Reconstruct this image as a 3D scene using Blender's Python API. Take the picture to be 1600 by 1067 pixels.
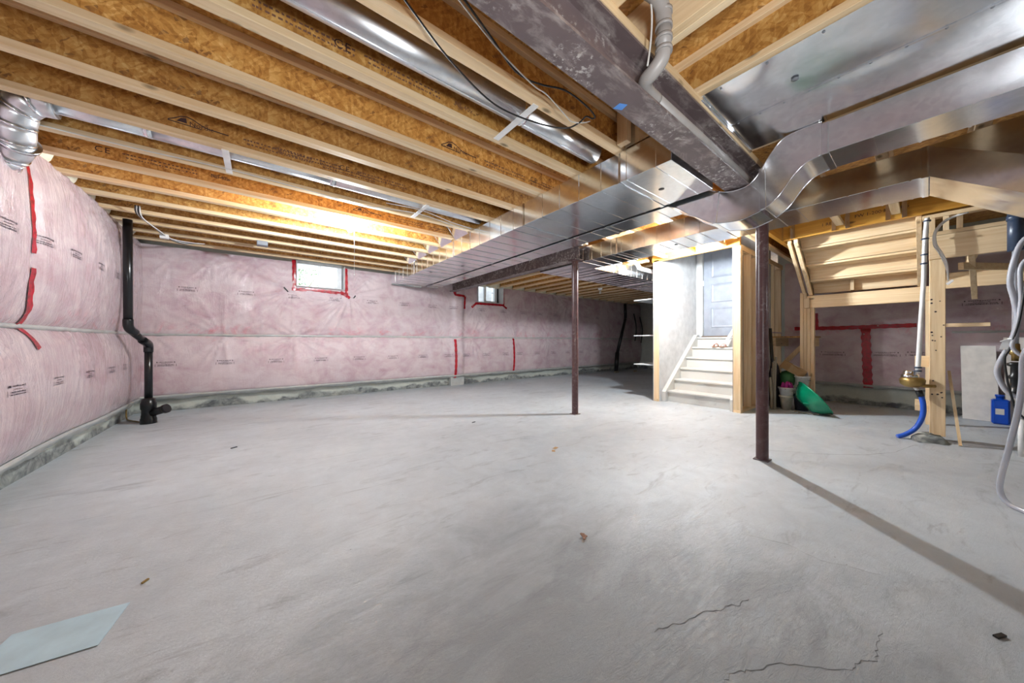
import bpy, bmesh, math, random
import numpy as np
from mathutils import Vector, Matrix
for o in list(bpy.data.objects): bpy.data.objects.remove(o)
random.seed(7)
C = bpy.context.scene.collection
# ---------------------------------------------------------------- camera, world, lights, exposure
cam_d = bpy.data.cameras.new('camera'); cam = bpy.data.objects.new('camera', cam_d); C.objects.link(cam)
cam_d.sensor_fit = 'HORIZONTAL'; cam_d.sensor_width = 36.0; cam_d.lens = 36.0*505/1600
cam_d.clip_start = 0.02; cam_d.clip_end = 200
cam.location = (0, 0, 1.0); cam.rotation_euler = (math.pi/2, 0, -math.atan2(0.6135, 0.7897))
bpy.context.scene.camera = cam
w = bpy.data.worlds.new('sky'); bpy.context.scene.world = w; w.use_nodes = True
bg = w.node_tree.nodes['Background']; bg.inputs[0].default_value = (0.78, 0.88, 1.0, 1); bg.inputs[1].default_value = 1.5
vs = bpy.context.scene.view_settings
vs.view_transform = 'Standard'; vs.look = 'None'; vs.exposure = 1.38; vs.gamma = 1.0; vs.use_curve_mapping = False
BULB_LEFT, BULB_STAIR, FILL_REAR = 1500.0, 2400.0, 80.0   # emission strength of each bulb glass
fl_d = bpy.data.lights.new('ceiling_fill_spot', 'SPOT'); fl_o = bpy.data.objects.new('ceiling_fill_spot', fl_d); C.objects.link(fl_o)   # added unseen fill spot, brightens the nearer joists from behind the camera
fl_d.energy = 130; fl_d.spot_size = math.radians(112); fl_d.spot_blend = 1.0; fl_d.shadow_soft_size = .25; fl_d.color = (.93, .97, 1)
fl_o.location = (-.30, -1.15, .90); fl_o.rotation_euler = Vector((.45, .85, .62)).to_track_quat('-Z', 'Y').to_euler()
# ---------------------------------------------------------------- helpers
def link(o): C.objects.link(o); return o
def tag(o, label=None, cat=None, group=None, kind=None):
    if label: o['label'] = label
    if cat: o['category'] = cat
    if group: o['group'] = group
    if kind: o['kind'] = kind
    return o
def thing(name, loc, label, cat, group=None):
    o = bpy.data.objects.new(name, None); link(o); o.location = loc; o.empty_display_size = 0.05
    return tag(o, label, cat, group)
def root_of(o):
    while o.parent: o = o.parent
    return o
class MB:
    def __init__(s): s.v = []; s.f = []; s.sm = []
    def add(s, vs_, fs, smooth=False):
        b = len(s.v); s.v += [tuple(p) for p in vs_]; s.f += [tuple(i+b for i in f) for f in fs]; s.sm += [smooth]*len(fs); return s
    def box(s, x0, x1, y0, y1, z0, z1):
        if x0 > x1: x0, x1 = x1, x0
        if y0 > y1: y0, y1 = y1, y0
        if z0 > z1: z0, z1 = z1, z0
        return s.add([(x0,y0,z0),(x1,y0,z0),(x1,y1,z0),(x0,y1,z0),(x0,y0,z1),(x1,y0,z1),(x1,y1,z1),(x0,y1,z1)],
              [(0,3,2,1),(4,5,6,7),(0,1,5,4),(1,2,6,5),(2,3,7,6),(3,0,4,7)])
    def bar(s, a, b, w_, h_, up=(0,0,1)):      # rectangular bar from a to b
        a = Vector(a); b = Vector(b); d = (b-a).normalized(); u = Vector(up)
        r = d.cross(u)
        if r.length < 1e-4: r = d.cross(Vector((1,0,0)))
        r.normalize(); u = r.cross(d).normalized()
        c = [(-1,-1),(1,-1),(1,1),(-1,1)]
        vs_ = [a+r*(i*w_/2)+u*(j*h_/2) for i,j in c]+[b+r*(i*w_/2)+u*(j*h_/2) for i,j in c]
        return s.add(vs_, [(3,2,1,0),(4,5,6,7),(0,1,5,4),(1,2,6,5),(2,3,7,6),(3,0,4,7)])
    def tube(s, pts, r, n=12, caps=True):
        pts = [Vector(p) for p in pts]; m = len(pts)
        rs = r if isinstance(r, (list, tuple)) else [r]*m
        prev = None; vs_ = []
        for i, p in enumerate(pts):
            t = (pts[min(i+1,m-1)]-pts[max(i-1,0)]).normalized()
            if prev is None:
                nrm = t.orthogonal().normalized()
            else:
                nrm = (prev - t*prev.dot(t))
                nrm = nrm.normalized() if nrm.length > 1e-5 else t.orthogonal().normalized()
            prev = nrm; bn = t.cross(nrm)
            for k in range(n):
                a = 2*math.pi*k/n
                vs_.append(p + (nrm*math.cos(a)+bn*math.sin(a))*rs[i])
        fs = [(i*n+k, i*n+(k+1)%n, (i+1)*n+(k+1)%n, (i+1)*n+k) for i in range(m-1) for k in range(n)]
        s.add(vs_, fs, True)
        if caps:
            b = len(s.v)-m*n
            s.f += [tuple(b+k for k in reversed(range(n))), tuple(b+(m-1)*n+k for k in range(n))]; s.sm += [False, False]
        return s
    def lathe(s, c, prof, n=20, axis=(0,0,1)):
        ax = Vector(axis).normalized(); u = ax.orthogonal().normalized(); v_ = ax.cross(u); c = Vector(c)
        vs_ = [c+ax*h+(u*math.cos(2*math.pi*k/n)+v_*math.sin(2*math.pi*k/n))*r for r, h in prof for k in range(n)]
        fs = [(i*n+k, i*n+(k+1)%n, (i+1)*n+(k+1)%n, (i+1)*n+k) for i in range(len(prof)-1) for k in range(n)]
        return s.add(vs_, fs, True)
    def build(s, name, m, parent=None, bevel=0, label=None, kind=None, off=None):
        me = bpy.data.meshes.new(name)
        o3 = Vector((0,0,0))
        if parent is not None: o3 = root_of(parent).location
        if off is not None: o3 = Vector(off)
        me.from_pydata([(p[0]-o3[0], p[1]-o3[1], p[2]-o3[2]) for p in s.v], [], s.f)
        me.polygons.foreach_set('use_smooth', s.sm); me.update()
        bm = bmesh.new(); bm.from_mesh(me); bmesh.ops.recalc_face_normals(bm, faces=bm.faces)
        if bevel:
            es = [e for e in bm.edges if len(e.link_faces) == 2 and e.calc_face_angle(0) > 0.6]
            bmesh.ops.bevel(bm, geom=es, offset=bevel, segments=1, affect='EDGES')
        bm.to_mesh(me); bm.free()
        if m is not None: me.materials.append(m)
        o = bpy.data.objects.new(name, me); link(o)
        if off is not None and parent is None: o.location = off
        if parent is not None: o.parent = parent
        if label: o['label'] = label
        if kind: o['kind'] = kind
        return o
def solo(name, mb, m, label, cat, group=None, bevel=0):
    xs = np.array(mb.v); off = (float(xs[:,0].mean()), float(xs[:,1].mean()), float(xs[:,2].min()))
    o = mb.build(name, m, None, bevel, off=off); return tag(o, label, cat, group)
def struct(name, mb, m, parent=None):
    o = mb.build(name, m, parent); o['kind'] = 'structure'; return o
def smooth_path(pts, n=6):
    P = [Vector(p) for p in pts]; out = []
    for i in range(len(P)-1):
        p0, p1, p2, p3 = P[max(i-1,0)], P[i], P[i+1], P[min(i+2,len(P)-1)]
        for k in range(n):
            t = k/n
            out.append(0.5*((2*p1)+(p2-p0)*t+(2*p0-5*p1+4*p2-p3)*t*t+(3*p1-p0-3*p2+p3)*t**3))
    out.append(P[-1]); return out
# ---------------------------------------------------------------- materials
class NT:
    def __init__(s, name):
        s.m = bpy.data.materials.new(name); s.m.use_nodes = True; s.t = s.m.node_tree; s.n = s.t.nodes
        s.p = s.n['Principled BSDF']; s.co = s.n.new('ShaderNodeTexCoord')
    def L(s, a, b): s.t.links.new(a, b)
    def map(s, scale=(1,1,1), rot=(0,0,0), src='Object', loc=(0,0,0)):
        n = s.n.new('ShaderNodeMapping'); n.inputs['Scale'].default_value = scale; n.inputs['Rotation'].default_value = rot
        n.inputs['Location'].default_value = loc
        if src == 'World':
            g = s.n.new('ShaderNodeNewGeometry'); s.L(g.outputs['Position'], n.inputs[0])
        else: s.L(s.co.outputs[src], n.inputs[0])
        return n.outputs[0]
    def noise(s, vec, scale, detail=4, rough=.55, dist=0):
        n = s.n.new('ShaderNodeTexNoise'); n.inputs['Scale'].default_value = scale; n.inputs['Detail'].default_value = detail
        n.inputs['Roughness'].default_value = rough; n.inputs['Distortion'].default_value = dist; s.L(vec, n.inputs['Vector']); return n.outputs['Fac']
    def vor(s, vec, scale, feat='F1', out='Color'):
        n = s.n.new('ShaderNodeTexVoronoi'); n.feature = feat; n.inputs['Scale'].default_value = scale; s.L(vec, n.inputs['Vector']); return n.outputs[out]
    def ramp(s, fac, stops):
        n = s.n.new('ShaderNodeValToRGB'); e = n.color_ramp.elements
        while len(e) > 1: e.remove(e[-1])
        e[0].position = stops[0][0]; e[0].color = tuple(stops[0][1])+(1,)
        for p, c in stops[1:]:
            k = e.new(p); k.color = tuple(c)+(1,)
        s.L(fac, n.inputs[0]); return n.outputs[0]
    def vramp(s, fac, a, b, va=0., vb=1.):
        n = s.n.new('ShaderNodeMapRange'); n.inputs[1].default_value = a; n.inputs[2].default_value = b; n.inputs[3].default_value = va; n.inputs[4].default_value = vb
        s.L(fac, n.inputs[0]); return n.outputs[0]
    def mix(s, fac, a, b, mode='MIX'):
        n = s.n.new('ShaderNodeMix'); n.data_type = 'RGBA'; n.blend_type = mode
        for v, i in ((fac, 0), (a, 6), (b, 7)):
            if isinstance(v, (int, float)): n.inputs[i].default_value = v
            elif isinstance(v, tuple): n.inputs[i].default_value = v+(1,) if len(v) == 3 else v
            else: s.L(v, n.inputs[i])
        return n.outputs[2]
    def math(s, op, a, b=0.):
        n = s.n.new('ShaderNodeMath'); n.operation = op
        for i, v in enumerate((a, b)):
            if isinstance(v, (int, float)): n.inputs[i].default_value = v
            else: s.L(v, n.inputs[i])
        return n.outputs[0]
    def rand(s): return s.n.new('ShaderNodeObjectInfo').outputs['Random']
    def col(s, c):
        if isinstance(c, tuple): s.p.inputs['Base Color'].default_value = c+(1,)
        else: s.L(c, s.p.inputs['Base Color'])
    def set(s, **k):
        for a, v in k.items():
            i = s.p.inputs[a.replace('_', ' ')]
            if isinstance(v, (int, float)): i.default_value = v
            elif isinstance(v, tuple): i.default_value = v
            else: s.L(v, i)
    def bump(s, h, strength=.3, dist=.01, to='Normal'):
        n = s.n.new('ShaderNodeBump'); n.inputs['Strength'].default_value = strength; n.inputs['Distance'].default_value = dist
        s.L(h, n.inputs['Height']); s.L(n.outputs[0], s.p.inputs[to])
def plain(name, c, rough=.5, metal=0., bump=0., spec=.5):
    t = NT(name); f = t.noise(t.map(), 9, 4)
    t.col(t.mix(t.vramp(f, .3, .7, 0, 1), tuple(x*.86 for x in c), tuple(min(1, x*1.08) for x in c)))
    t.set(Roughness=rough, Metallic=metal)
    t.p.inputs['Specular IOR Level'].default_value = spec
    if bump: t.bump(t.noise(t.map(), 60, 5), bump, .004)
    return t.m
def wood(name, axis, light, dark, rough=.6):
    t = NT(name); sc = [14, 14, 14]; sc[axis] = .7
    r = t.rand(); v = t.n.new('ShaderNodeVectorMath'); v.operation = 'ADD'
    t.L(t.map(tuple(sc)), v.inputs[0]); cb = t.n.new('ShaderNodeCombineXYZ')
    for i in range(3): t.L(t.math('MULTIPLY', r, 37.+i*11), cb.inputs[i])
    t.L(cb.outputs[0], v.inputs[1]); vec = v.outputs[0]
    g = t.noise(vec, 2.2, 6, .6, .6)
    c = t.ramp(g, [(.28, dark), (.5, tuple((a+b)/2 for a, b in zip(light, dark))), (.68, light)])
    sk = [7, 7, 7]; sk[axis] = 3.0
    kn = t.vor(t.map(tuple(sk)), 1.0, 'F1', 'Distance'); kn = t.vramp(kn, .05, .13, 1, 0)
    c = t.mix(kn, c, tuple(x*.38 for x in dark))
    hv = t.n.new('ShaderNodeHueSaturation'); t.L(c, hv.inputs['Color']); t.L(t.vramp(r, 0, 1, .86, 1.1), hv.inputs['Value'])
    t.col(hv.outputs[0]); t.set(Roughness=rough); t.bump(g, .12, .003); return t.m
LUM_L, LUM_D = (.86, .67, .43), (.68, .46, .24)
WX, WY, WZ = [wood('spruce_lumber_'+a, i, LUM_L, LUM_D) for i, a in enumerate(('lengthwise', 'crosswise', 'upright'))]
LVLX, LVLY = [wood('laminated_lumber_'+a, i, (.72, .38, .06), (.48, .2, .02), .45) for i, a in enumerate(('lengthwise', 'crosswise'))]
def osb(name, plane):
    t = NT(name)
    perm = {'y': (1, .25, 1), 'x': (.25, 1, 1), 'z': (1, 1, .25)}[plane]
    def lay(ang, sc, st):
        rot = {'y': (0, ang, 0), 'x': (ang, 0, 0), 'z': (0, 0, ang)}[plane]
        s3 = {'y': (sc*st, 1, sc), 'x': (1, sc*st, sc), 'z': (sc*st, sc, 1)}[plane]
        n1 = t.n.new('ShaderNodeMapping'); n1.vector_type = 'TEXTURE'; n1.inputs['Scale'].default_value = tuple(1/x for x in s3); n1.inputs['Rotation'].default_value = rot
        wv = t.n.new('ShaderNodeVectorMath'); wv.operation = 'ADD'; t.L(t.co.outputs['Object'], wv.inputs[0])
        ns = t.n.new('ShaderNodeTexNoise'); ns.inputs['Scale'].default_value = 14; ns.inputs['Detail'].default_value = 2; t.L(t.co.outputs['Object'], ns.inputs['Vector'])
        sc_ = t.n.new('ShaderNodeVectorMath'); sc_.operation = 'SCALE'; sc_.inputs['Scale'].default_value = .03; t.L(ns.outputs['Color'], sc_.inputs[0]); t.L(sc_.outputs[0], wv.inputs[1])
        t.L(wv.outputs[0], n1.inputs[0]); return t.vor(n1.outputs[0], 1.0)
    a = lay(.6, 60, .28); b = lay(-.7, 75, .25); c = lay(1.5, 60, .28)
    def val(x):
        n = t.n.new('ShaderNodeSeparateColor'); t.L(x, n.inputs[0]); return n.outputs[0], n.outputs[1]
    a0, a1 = val(a); b0, b1 = val(b); c0, c1 = val(c)
    m = t.math('ADD', t.math('MULTIPLY', a0, .33), t.math('ADD', t.math('MULTIPLY', b0, .33), t.math('MULTIPLY', c0, .34)))
    m = t.math('ADD', t.math('MULTIPLY', m, .55), t.math('ADD', t.math('MULTIPLY', t.noise(t.map(), 60, 6, .7), .25), t.math('MULTIPLY', t.noise(t.map(), 3.5, 3), .20)))
    col = t.ramp(m, [(.25, (.27, .105, .022)), (.42, (.44, .20, .042)), (.55, (.56, .285, .07)), (.68, (.67, .385, .12)), (.8, (.76, .50, .20))])
    dk = t.math('MULTIPLY', t.vramp(b1, .95, .97), t.vramp(a1, .4, .6))
    col = t.mix(t.math('MULTIPLY', dk, .65), col, (.13, .045, .02))
    hv = t.n.new('ShaderNodeHueSaturation'); t.L(col, hv.inputs['Color']); t.L(t.vramp(t.rand(), 0, 1, .8, 1.15), hv.inputs['Value'])
    t.col(hv.outputs[0]); t.set(Roughness=.55); t.bump(m, .25, .003); return t.m
OSBY, OSBX, OSBZ = osb('strand_board_web_long', 'y'), osb('strand_board_web_cross', 'x'), osb('strand_board_deck', 'z')
def galv(name, base=(.90, .92, .94), rough=.17, wob=.3):
    t = NT(name); v = t.map(src='World')
    sp = t.vor(v, 42); n = t.n.new('ShaderNodeSeparateColor'); t.L(sp, n.inputs[0])
    f = t.math('ADD', t.math('MULTIPLY', n.outputs[0], .3), t.math('MULTIPLY', t.noise(v, 2, 2), .7))
    t.col(t.mix(t.vramp(f, .25, .75), tuple(x*.92 for x in base), tuple(min(1, x*1.06) for x in base)))
    t.set(Metallic=1., Roughness=t.vramp(t.noise(v, 3, 2), .3, .7, rough*.85, rough*1.2))
    t.bump(t.noise(t.map((1, 1, 1), src='World'), 2.3, 2, .4), wob, .02); return t.m
GALV = galv('galvanised_sheet'); GALVD = galv('galvanised_panning', (.90, .92, .95), .18, .7); GALVP = galv('galvanised_round_pipe', (.78, .8, .83), .34, .1)
FOIL = galv('bright_cleat', (.85, .87, .9), .16, .05)
def steel(name, c, scuff=.5):
    t = NT(name); v = t.map(src='World')
    sc = t.noise(t.map((2.5, 6, 6), src='World'), 2.2, 8, .68, .4); m1 = t.vramp(sc, .50, .68)
    fl = t.vramp(t.noise(v, 34, 6, .7), .54, .62); big = t.vramp(t.noise(v, 2.1, 3), .46, .58)
    base = t.mix(t.noise(v, 7, 5), tuple(x*.75 for x in c), tuple(x*1.3 for x in c))
    base = t.mix(t.math('MULTIPLY', m1, scuff), base, (.36, .31, .29))
    base = t.mix(t.math('MULTIPLY', t.math('MULTIPLY', fl, big), scuff*1.5), base, (.5, .46, .43))
    t.col(base); t.set(Roughness=.48); t.bump(sc, .15, .004); return t.m
BEAM = steel('brown_primer_steel', (.135, .098, .098), .9); POST = steel('brown_painted_post', (.085, .036, .036), .15)
POST.node_tree.nodes['Principled BSDF'].inputs['Roughness'].default_value = .33
def concrete(name, lo, hi, rough, floor=False):
    t = NT(name); v = t.map(src='World')
    n1 = t.noise(v, .55, 6, .6, .4); n2 = t.noise(v, 7, 8, .7, .6); n3 = t.noise(v, 90, 4, .7)
    m = t.math('ADD', t.math('MULTIPLY', n1, .5), t.math('ADD', t.math('MULTIPLY', n2, .35), t.math('MULTIPLY', n3, .15)))
    c = t.ramp(m, [(.34, lo), (.6, hi)])
    if floor:
        fc = t.vramp(t.noise(v, .35, 3, .5), .4, .62); c = t.mix(t.math('MULTIPLY', fc, .35), c, (.25, .255, .265))
        st = t.noise(t.map((1.2, 4.5, 1), (0, 0, .6), 'World'), 1.6, 9, .72, 1.2)
        c = t.mix(t.vramp(st, .55, .76, 0, .75), c, (.17, .17, .18))
        sp = t.vramp(t.vor(v, 16, 'F1', 'Distance'), .035, .06, 1, 0); pick = t.vramp(t.noise(v, 5, 2), .58, .62)
        c = t.mix(t.math('MULTIPLY', t.math('MULTIPLY', sp, pick), .8), c, (.10, .08, .07))
        bl = t.vramp(t.noise(v, 1.1, 3, .5, .8), .66, .8, 0, .35); c = t.mix(bl, c, (.56, .575, .59))
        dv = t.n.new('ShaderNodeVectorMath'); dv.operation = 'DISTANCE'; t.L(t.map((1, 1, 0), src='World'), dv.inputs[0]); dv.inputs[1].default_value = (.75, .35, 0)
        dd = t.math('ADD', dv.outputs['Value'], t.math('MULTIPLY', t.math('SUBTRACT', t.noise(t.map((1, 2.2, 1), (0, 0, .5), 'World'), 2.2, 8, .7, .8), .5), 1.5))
        dirt_falloff = t.vramp(dd, .55, 1.4, .78, 0); c = t.mix(dirt_falloff, c, (.19, .20, .21))  # dirty patch that also paints the light falling off toward the camera
        t.set(Roughness=t.vramp(t.noise(t.map((1, 3, 1), (0, 0, .5), 'World'), 1.7, 7, .7, 1.), .3, .7, rough-.07, rough+.16))
        h = t.math('ADD', t.math('MULTIPLY', t.noise(t.map((1, 3.2, 1), (0, 0, .7), 'World'), 16, 9, .78, .8), .75), t.math('MULTIPLY', n3, .25))
        t.bump(h, .5, .008)
    else:
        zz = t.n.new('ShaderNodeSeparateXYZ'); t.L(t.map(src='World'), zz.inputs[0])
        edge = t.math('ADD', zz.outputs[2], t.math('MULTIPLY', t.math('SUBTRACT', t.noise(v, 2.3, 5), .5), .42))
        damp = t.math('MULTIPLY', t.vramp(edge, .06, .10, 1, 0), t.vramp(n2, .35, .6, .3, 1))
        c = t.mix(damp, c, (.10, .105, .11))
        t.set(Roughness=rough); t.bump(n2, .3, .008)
    t.col(c)
    if floor: t.p.inputs['Specular IOR Level'].default_value = .7
    return t.m
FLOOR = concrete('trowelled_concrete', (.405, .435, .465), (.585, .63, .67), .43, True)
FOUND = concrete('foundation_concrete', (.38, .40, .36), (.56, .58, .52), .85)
def insul(name, light, mid, deep):
    t = NT(name); v = t.map(src='World')
    n1 = t.noise(v, 1.5, 5, .6, .8); n2 = t.noise(t.map((1, 1, 1.5), src='World'), 4.0, 7, .6, .6); n3 = t.noise(v, 40, 4, .7, 1)
    m = t.math('ADD', t.math('MULTIPLY', n1, .5), t.math('ADD', t.math('MULTIPLY', n2, .42), t.math('MULTIPLY', n3, .08)))
    c = t.ramp(m, [(.30, deep), (.43, mid), (.56, light), (.74, tuple(min(1, x*1.12) for x in light))])
    zz = t.n.new('ShaderNodeSeparateXYZ'); t.L(v, zz.inputs[0])
    # loose pink fibres sag along the lower edge of each batt
    lowz = t.math('ADD', t.vramp(t.math('ABSOLUTE', t.math('SUBTRACT', zz.outputs[2], 1.16)), .0, .13, 1, 0), 0.)
    red = t.math('MULTIPLY', lowz, t.vramp(t.noise(v, 3.2, 7, .7, 1.5), .52, .68, 0, .8))
    c = t.mix(red, c, (.55, .15, .17))
    t.col(c); t.set(Roughness=.75, Coat_Weight=1., Coat_Roughness=.09); t.p.inputs['Coat IOR'].default_value = 1.75
    wr = t.noise(t.map((2.2, 2.2, .45), src='World'), 7, 5, .6, 1.4); cr = t.noise(v, 19, 4, .6, 2.0)
    h = t.math('ADD', t.math('MULTIPLY', wr, .75), t.math('MULTIPLY', cr, .25))
    t.bump(h, .8, .03, 'Coat Normal'); t.bump(n2, .35, .012)
    return t.m
INS = insul('pink_batt_under_clear_film', (.57, .46, .475), (.475, .335, .36), (.35, .175, .205))
RIMB = plain('cream_rim_batt', (.74, .68, .52), .8, bump=.4)
FILM = plain('grey_film_fold', (.42, .42, .40), .25)
t = NT('red_sheathing_tape'); v = t.map(src='World')
t.col(t.mix(t.vramp(t.noise(v, 26, 5, .7), .45, .6), (.42, .008, .02), (.23, .01, .015))); t.set(Roughness=.25); t.bump(t.noise(v, 30, 3), .4, .006); TAPE = t.m
INK = plain('dark_stamp_ink', (.045, .02, .025), .6); INKF = plain('faded_stamp_ink', (.16, .075, .05), .7); PRINT = plain('film_print_ink', (.06, .035, .045), .5)
ABS = plain('black_drain_plastic', (.008, .008, .009), .28); ABSB = plain('dark_blue_vent_plastic', (.035, .055, .10), .35)
PVC = plain('white_water_pipe', (.82, .80, .78), .3); PVCG = plain('warm_grey_vent_pipe', (.36, .33, .31), .42); WALLW = plain('white_wall_paint', (.54, .535, .53), .6)
STAIRW = None
t = NT('worn_white_stair_paint'); v = t.map(src='World')
sm = t.vramp(t.noise(v, 6, 7, .72, .7), .58, .75, 0, .6); t.col(t.mix(sm, (.55, .535, .50), (.33, .315, .30))); t.set(Roughness=.5); STAIRW = t.m
DOORW = plain('pale_grey_door_paint', (.27, .29, .335), .4); TRIMW = plain('white_trim', (.62, .62, .615), .4); VINYL = plain('window_vinyl', (.86, .87, .88), .35)
CABLE = plain('black_cable', (.012, .012, .013), .4); WIREW = plain('white_cable', (.68, .66, .62), .45); BACKD = plain('drywall_back_paper', (.33, .27, .22), .85)
BRASS = plain('old_brass', (.42, .28, .10), .35, .9); BLUEP = plain('blue_water_tube', (.02, .10, .55), .35); BLACKP = plain('black_fitting', (.015, .015, .015), .35)
GREEN = plain('green_plastic', (.0, .20, .095), .25); CARD = plain('brown_cardboard', (.42, .25, .11), .8); PAPERW = plain('white_card', (.78, .76, .74), .6)
BLUET = plain('blue_painter_tape', (.10, .30, .75), .6); SHEET = plain('pale_blue_paper_sheet', (.50, .66, .74), .6); CREAM = plain('cream_bucket_plastic', (.66, .62, .52), .45)
MAGENTA = plain('magenta_cloth', (.42, .03, .25), .8); DARKJ = plain('dark_cloth', (.03, .03, .045), .8); LEAFY = plain('dark_green_bag', (.03, .12, .035), .6); OLIVE = plain('weathered_wood_scrap', (.30, .25, .18), .8)
BLUEJ = plain('blue_plastic', (.005, .07, .48), .3); BOARD = plain('pale_board', (.68, .63, .58), .6); HOSE = plain('grey_corrugated_hose', (.40, .40, .44), .4)
SANDAL = plain('brown_sandal_leather', (.32, .16, .09), .6); SANDP = plain('pink_strap', (.6, .33, .30), .6); BOXG = plain('grey_metal_box', (.22, .23, .25), .45)
SOIL = plain('window_well_gravel', (.5, .48, .44), .9, bump=.5); HEDGE = plain('shrub_leaf', (.12, .26, .05), .5); ROOTW = plain('bleached_twig', (.55, .5, .42), .8)
t = NT('clear_hose_vinyl'); t.col((.72, .72, .78)); t.set(Roughness=.1, Transmission_Weight=.55, IOR=1.35); CLEARH = t.m
def emit(name, c, s):
    t = NT(name); t.p.inputs['Emission Color'].default_value = c+(1,); t.p.inputs['Emission Strength'].default_value = s; t.col((.9, .9, .9)); return t.m
EM_L = emit('lit_bulb_left', (.86, .94, 1), BULB_LEFT); EM_S = emit('lit_bulb_stair', (.86, .94, 1), BULB_STAIR); EM_R = emit('rear_fill_bulb', (.86, .94, 1), FILL_REAR)
t = NT('window_glass'); g = t.n.new('ShaderNodeBsdfGlossy'); g.inputs['Roughness'].default_value = .02; tr = t.n.new('ShaderNodeBsdfTransparent')
fr = t.n.new('ShaderNodeFresnel'); fr.inputs[0].default_value = 1.45; mx = t.n.new('ShaderNodeMixShader')
t.L(fr.outputs[0], mx.inputs[0]); t.L(tr.outputs[0], mx.inputs[1]); t.L(g.outputs[0], mx.inputs[2]); t.L(mx.outputs[0], t.n['Material Output'].inputs[0]); GLASS = t.m

# ================================================================ SETTING
ZJ, ZS = 2.36, 2.60                 # joist underside, deck underside
XL, YB, XR = -1.385, 6.72, 7.53     # left wall, back wall, right wall (concrete faces)
XE, YF = 11.2, -3.6
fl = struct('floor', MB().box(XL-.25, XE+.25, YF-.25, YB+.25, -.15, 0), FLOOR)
W1 = (.476, 1.204, 1.94, 2.42); W2 = (4.05, 4.78, 1.94, 2.42)
struct('wall_left', MB().box(XL-.22, XL, YF, YB+.22, 0, ZS), FOUND)
b = MB()
xs = [XL-.22, W1[0], W1[1], W2[0], W2[1], XE+.22]
for i in range(0, 6, 2): b.box(xs[i], xs[i+1], YB, YB+.22, 0, ZS)
for q in (W1, W2): b.box(q[0], q[1], YB, YB+.22, 0, q[2]); b.box(q[0], q[1], YB, YB+.22, q[3], ZS)
struct('wall_back', b, FOUND)
struct('wall_right', MB().box(XR, XR+.22, YF, 1.70, 0, ZS), FOUND)
struct('wall_front', MB().box(XL-.22, XR+.22, YF-.22, YF, 0, ZS), FOUND)
struct('wall_far', MB().box(XE, XE+.22, 2.70, YB+.22, 0, ZS), FOUND)
b = MB()                            # deck with an opening over the white stairs
b.box(XL-.22, XE+.22, 2.87, YB+.22, ZS, ZS+.02); b.box(XL-.22, 5.29, YF-.22, 2.87, ZS, ZS+.02); b.box(5.29, XE+.22, YF-.22, 1.60, ZS, ZS+.02); b.box(6.7, XE+.22, 1.60, 2.87, ZS, ZS+.02)
struct('ceiling', b, OSBZ)
# floor cracks, thin dark gaps in the slab
def crack(pts, w_):
    m_ = MB(); P = []
    for i in range(len(pts)-1):
        a, c = Vector(pts[i]), Vector(pts[i+1])
        for k in range(5):
            q = a.lerp(c, k/5); P.append((q.x+random.uniform(-.006, .006), q.y+random.uniform(-.006, .006)))
    P.append(pts[-1])
    vs_ = []; 
    for i, p in enumerate(P):
        ww = w_*random.uniform(.4, 1.2)*(.3 if i in (0, len(P)-1) else 1)
        vs_ += [(p[0]-ww, p[1]-ww, .0006), (p[0]+ww, p[1]+ww, .0006)]
    m_.add(vs_, [(2*i, 2*i+1, 2*i+3, 2*i+2) for i in range(len(P)-1)])
    m_.build('crack', INKC, fl)
INKC = plain('crack_dark', (.15, .15, .155), .9)  # plain dark tone of the crack lines
crack([(1.0,.40),(1.069,.368),(1.139,.358),(1.188,.323),(1.258,.295),(1.339,.217),(1.416,.143),(1.476,.128),(1.527,.101),(1.598,.1),(1.695,.099)], .0011)
crack([(1.071,.584),(1.167,.542),(1.288,.506),(1.37,.471),(1.434,.44),(1.499,.428)], .0014)
crack([(3.62,.98),(3.9,.62),(4.2,.34),(4.543,.178),(4.86,.112),(5.023,.057)], .0015)
crack([(1.96,.62),(2.05,.42),(2.02,.30),(2.1,.12)], .0008)
crack([(2.9,1.9),(3.4,1.6),(3.9,1.4)], .0012)

# ================================================================ windows
def window(n, q, sky):
    b = MB(); y0, y1 = YB+.06, YB+.13; f = .045
    b.box(q[0], q[1], y0, y1, q[2], q[2]+f); b.box(q[0], q[1], y0, y1, q[3]-f, q[3]); b.box(q[0], q[0]+f, y0, y1, q[2]+f, q[3]-f); b.box(q[1]-f, q[1], y0, y1, q[2]+f, q[3]-f)
    o = struct(f'window_{n}', b, VINYL)
    xm = (q[0]+q[1])/2
    s = MB(); s.box(xm-.02, xm+.025, y0-.01, y1-.01, q[2]+f, q[3]-f); s.box(xm+.025, q[1]-f, y0-.01, y0+.03, q[2]+f, q[2]+f+.03); s.box(q[1]-f-.03, q[1]-f, y0-.01, y0+.03, q[2]+f+.03, q[3]-f); s.build('sliding_sash', VINYL, o)
    MB().box(q[0]+f, xm-.02, y0+.03, y0+.034, q[2]+f, q[3]-f).build('pane', GLASS, o)
    MB().box(xm+.025, q[1]-f-.03, y0+.01, y0+.014, q[2]+f+.03, q[3]-f).build('pane', GLASS, o)
    l = MB(); l.box(q[0], q[1], 6.50, y0, q[2]-.004, q[2]); l.box(q[0]-.004, q[0], 6.50, y0, q[2], ZJ); l.box(q[1], q[1]+.004, 6.50, y0, q[2], ZJ); l.build('window_return', TRIMW, o)
    st = MB()
    for (cx_, cz) in ((xm+.2, q[2]+.30), (q[0]+.10, q[2]+.17)):
        for k, wd in enumerate((.05, .04, .06)): st.box(cx_, cx_+wd, y0+.005, y0+.008, cz-.013*k, cz-.013*k+.006)
    st.build('pane_sticker', INKF, o)
    return o
window(1, W1, 0); window(2, W2, 0)
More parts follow.
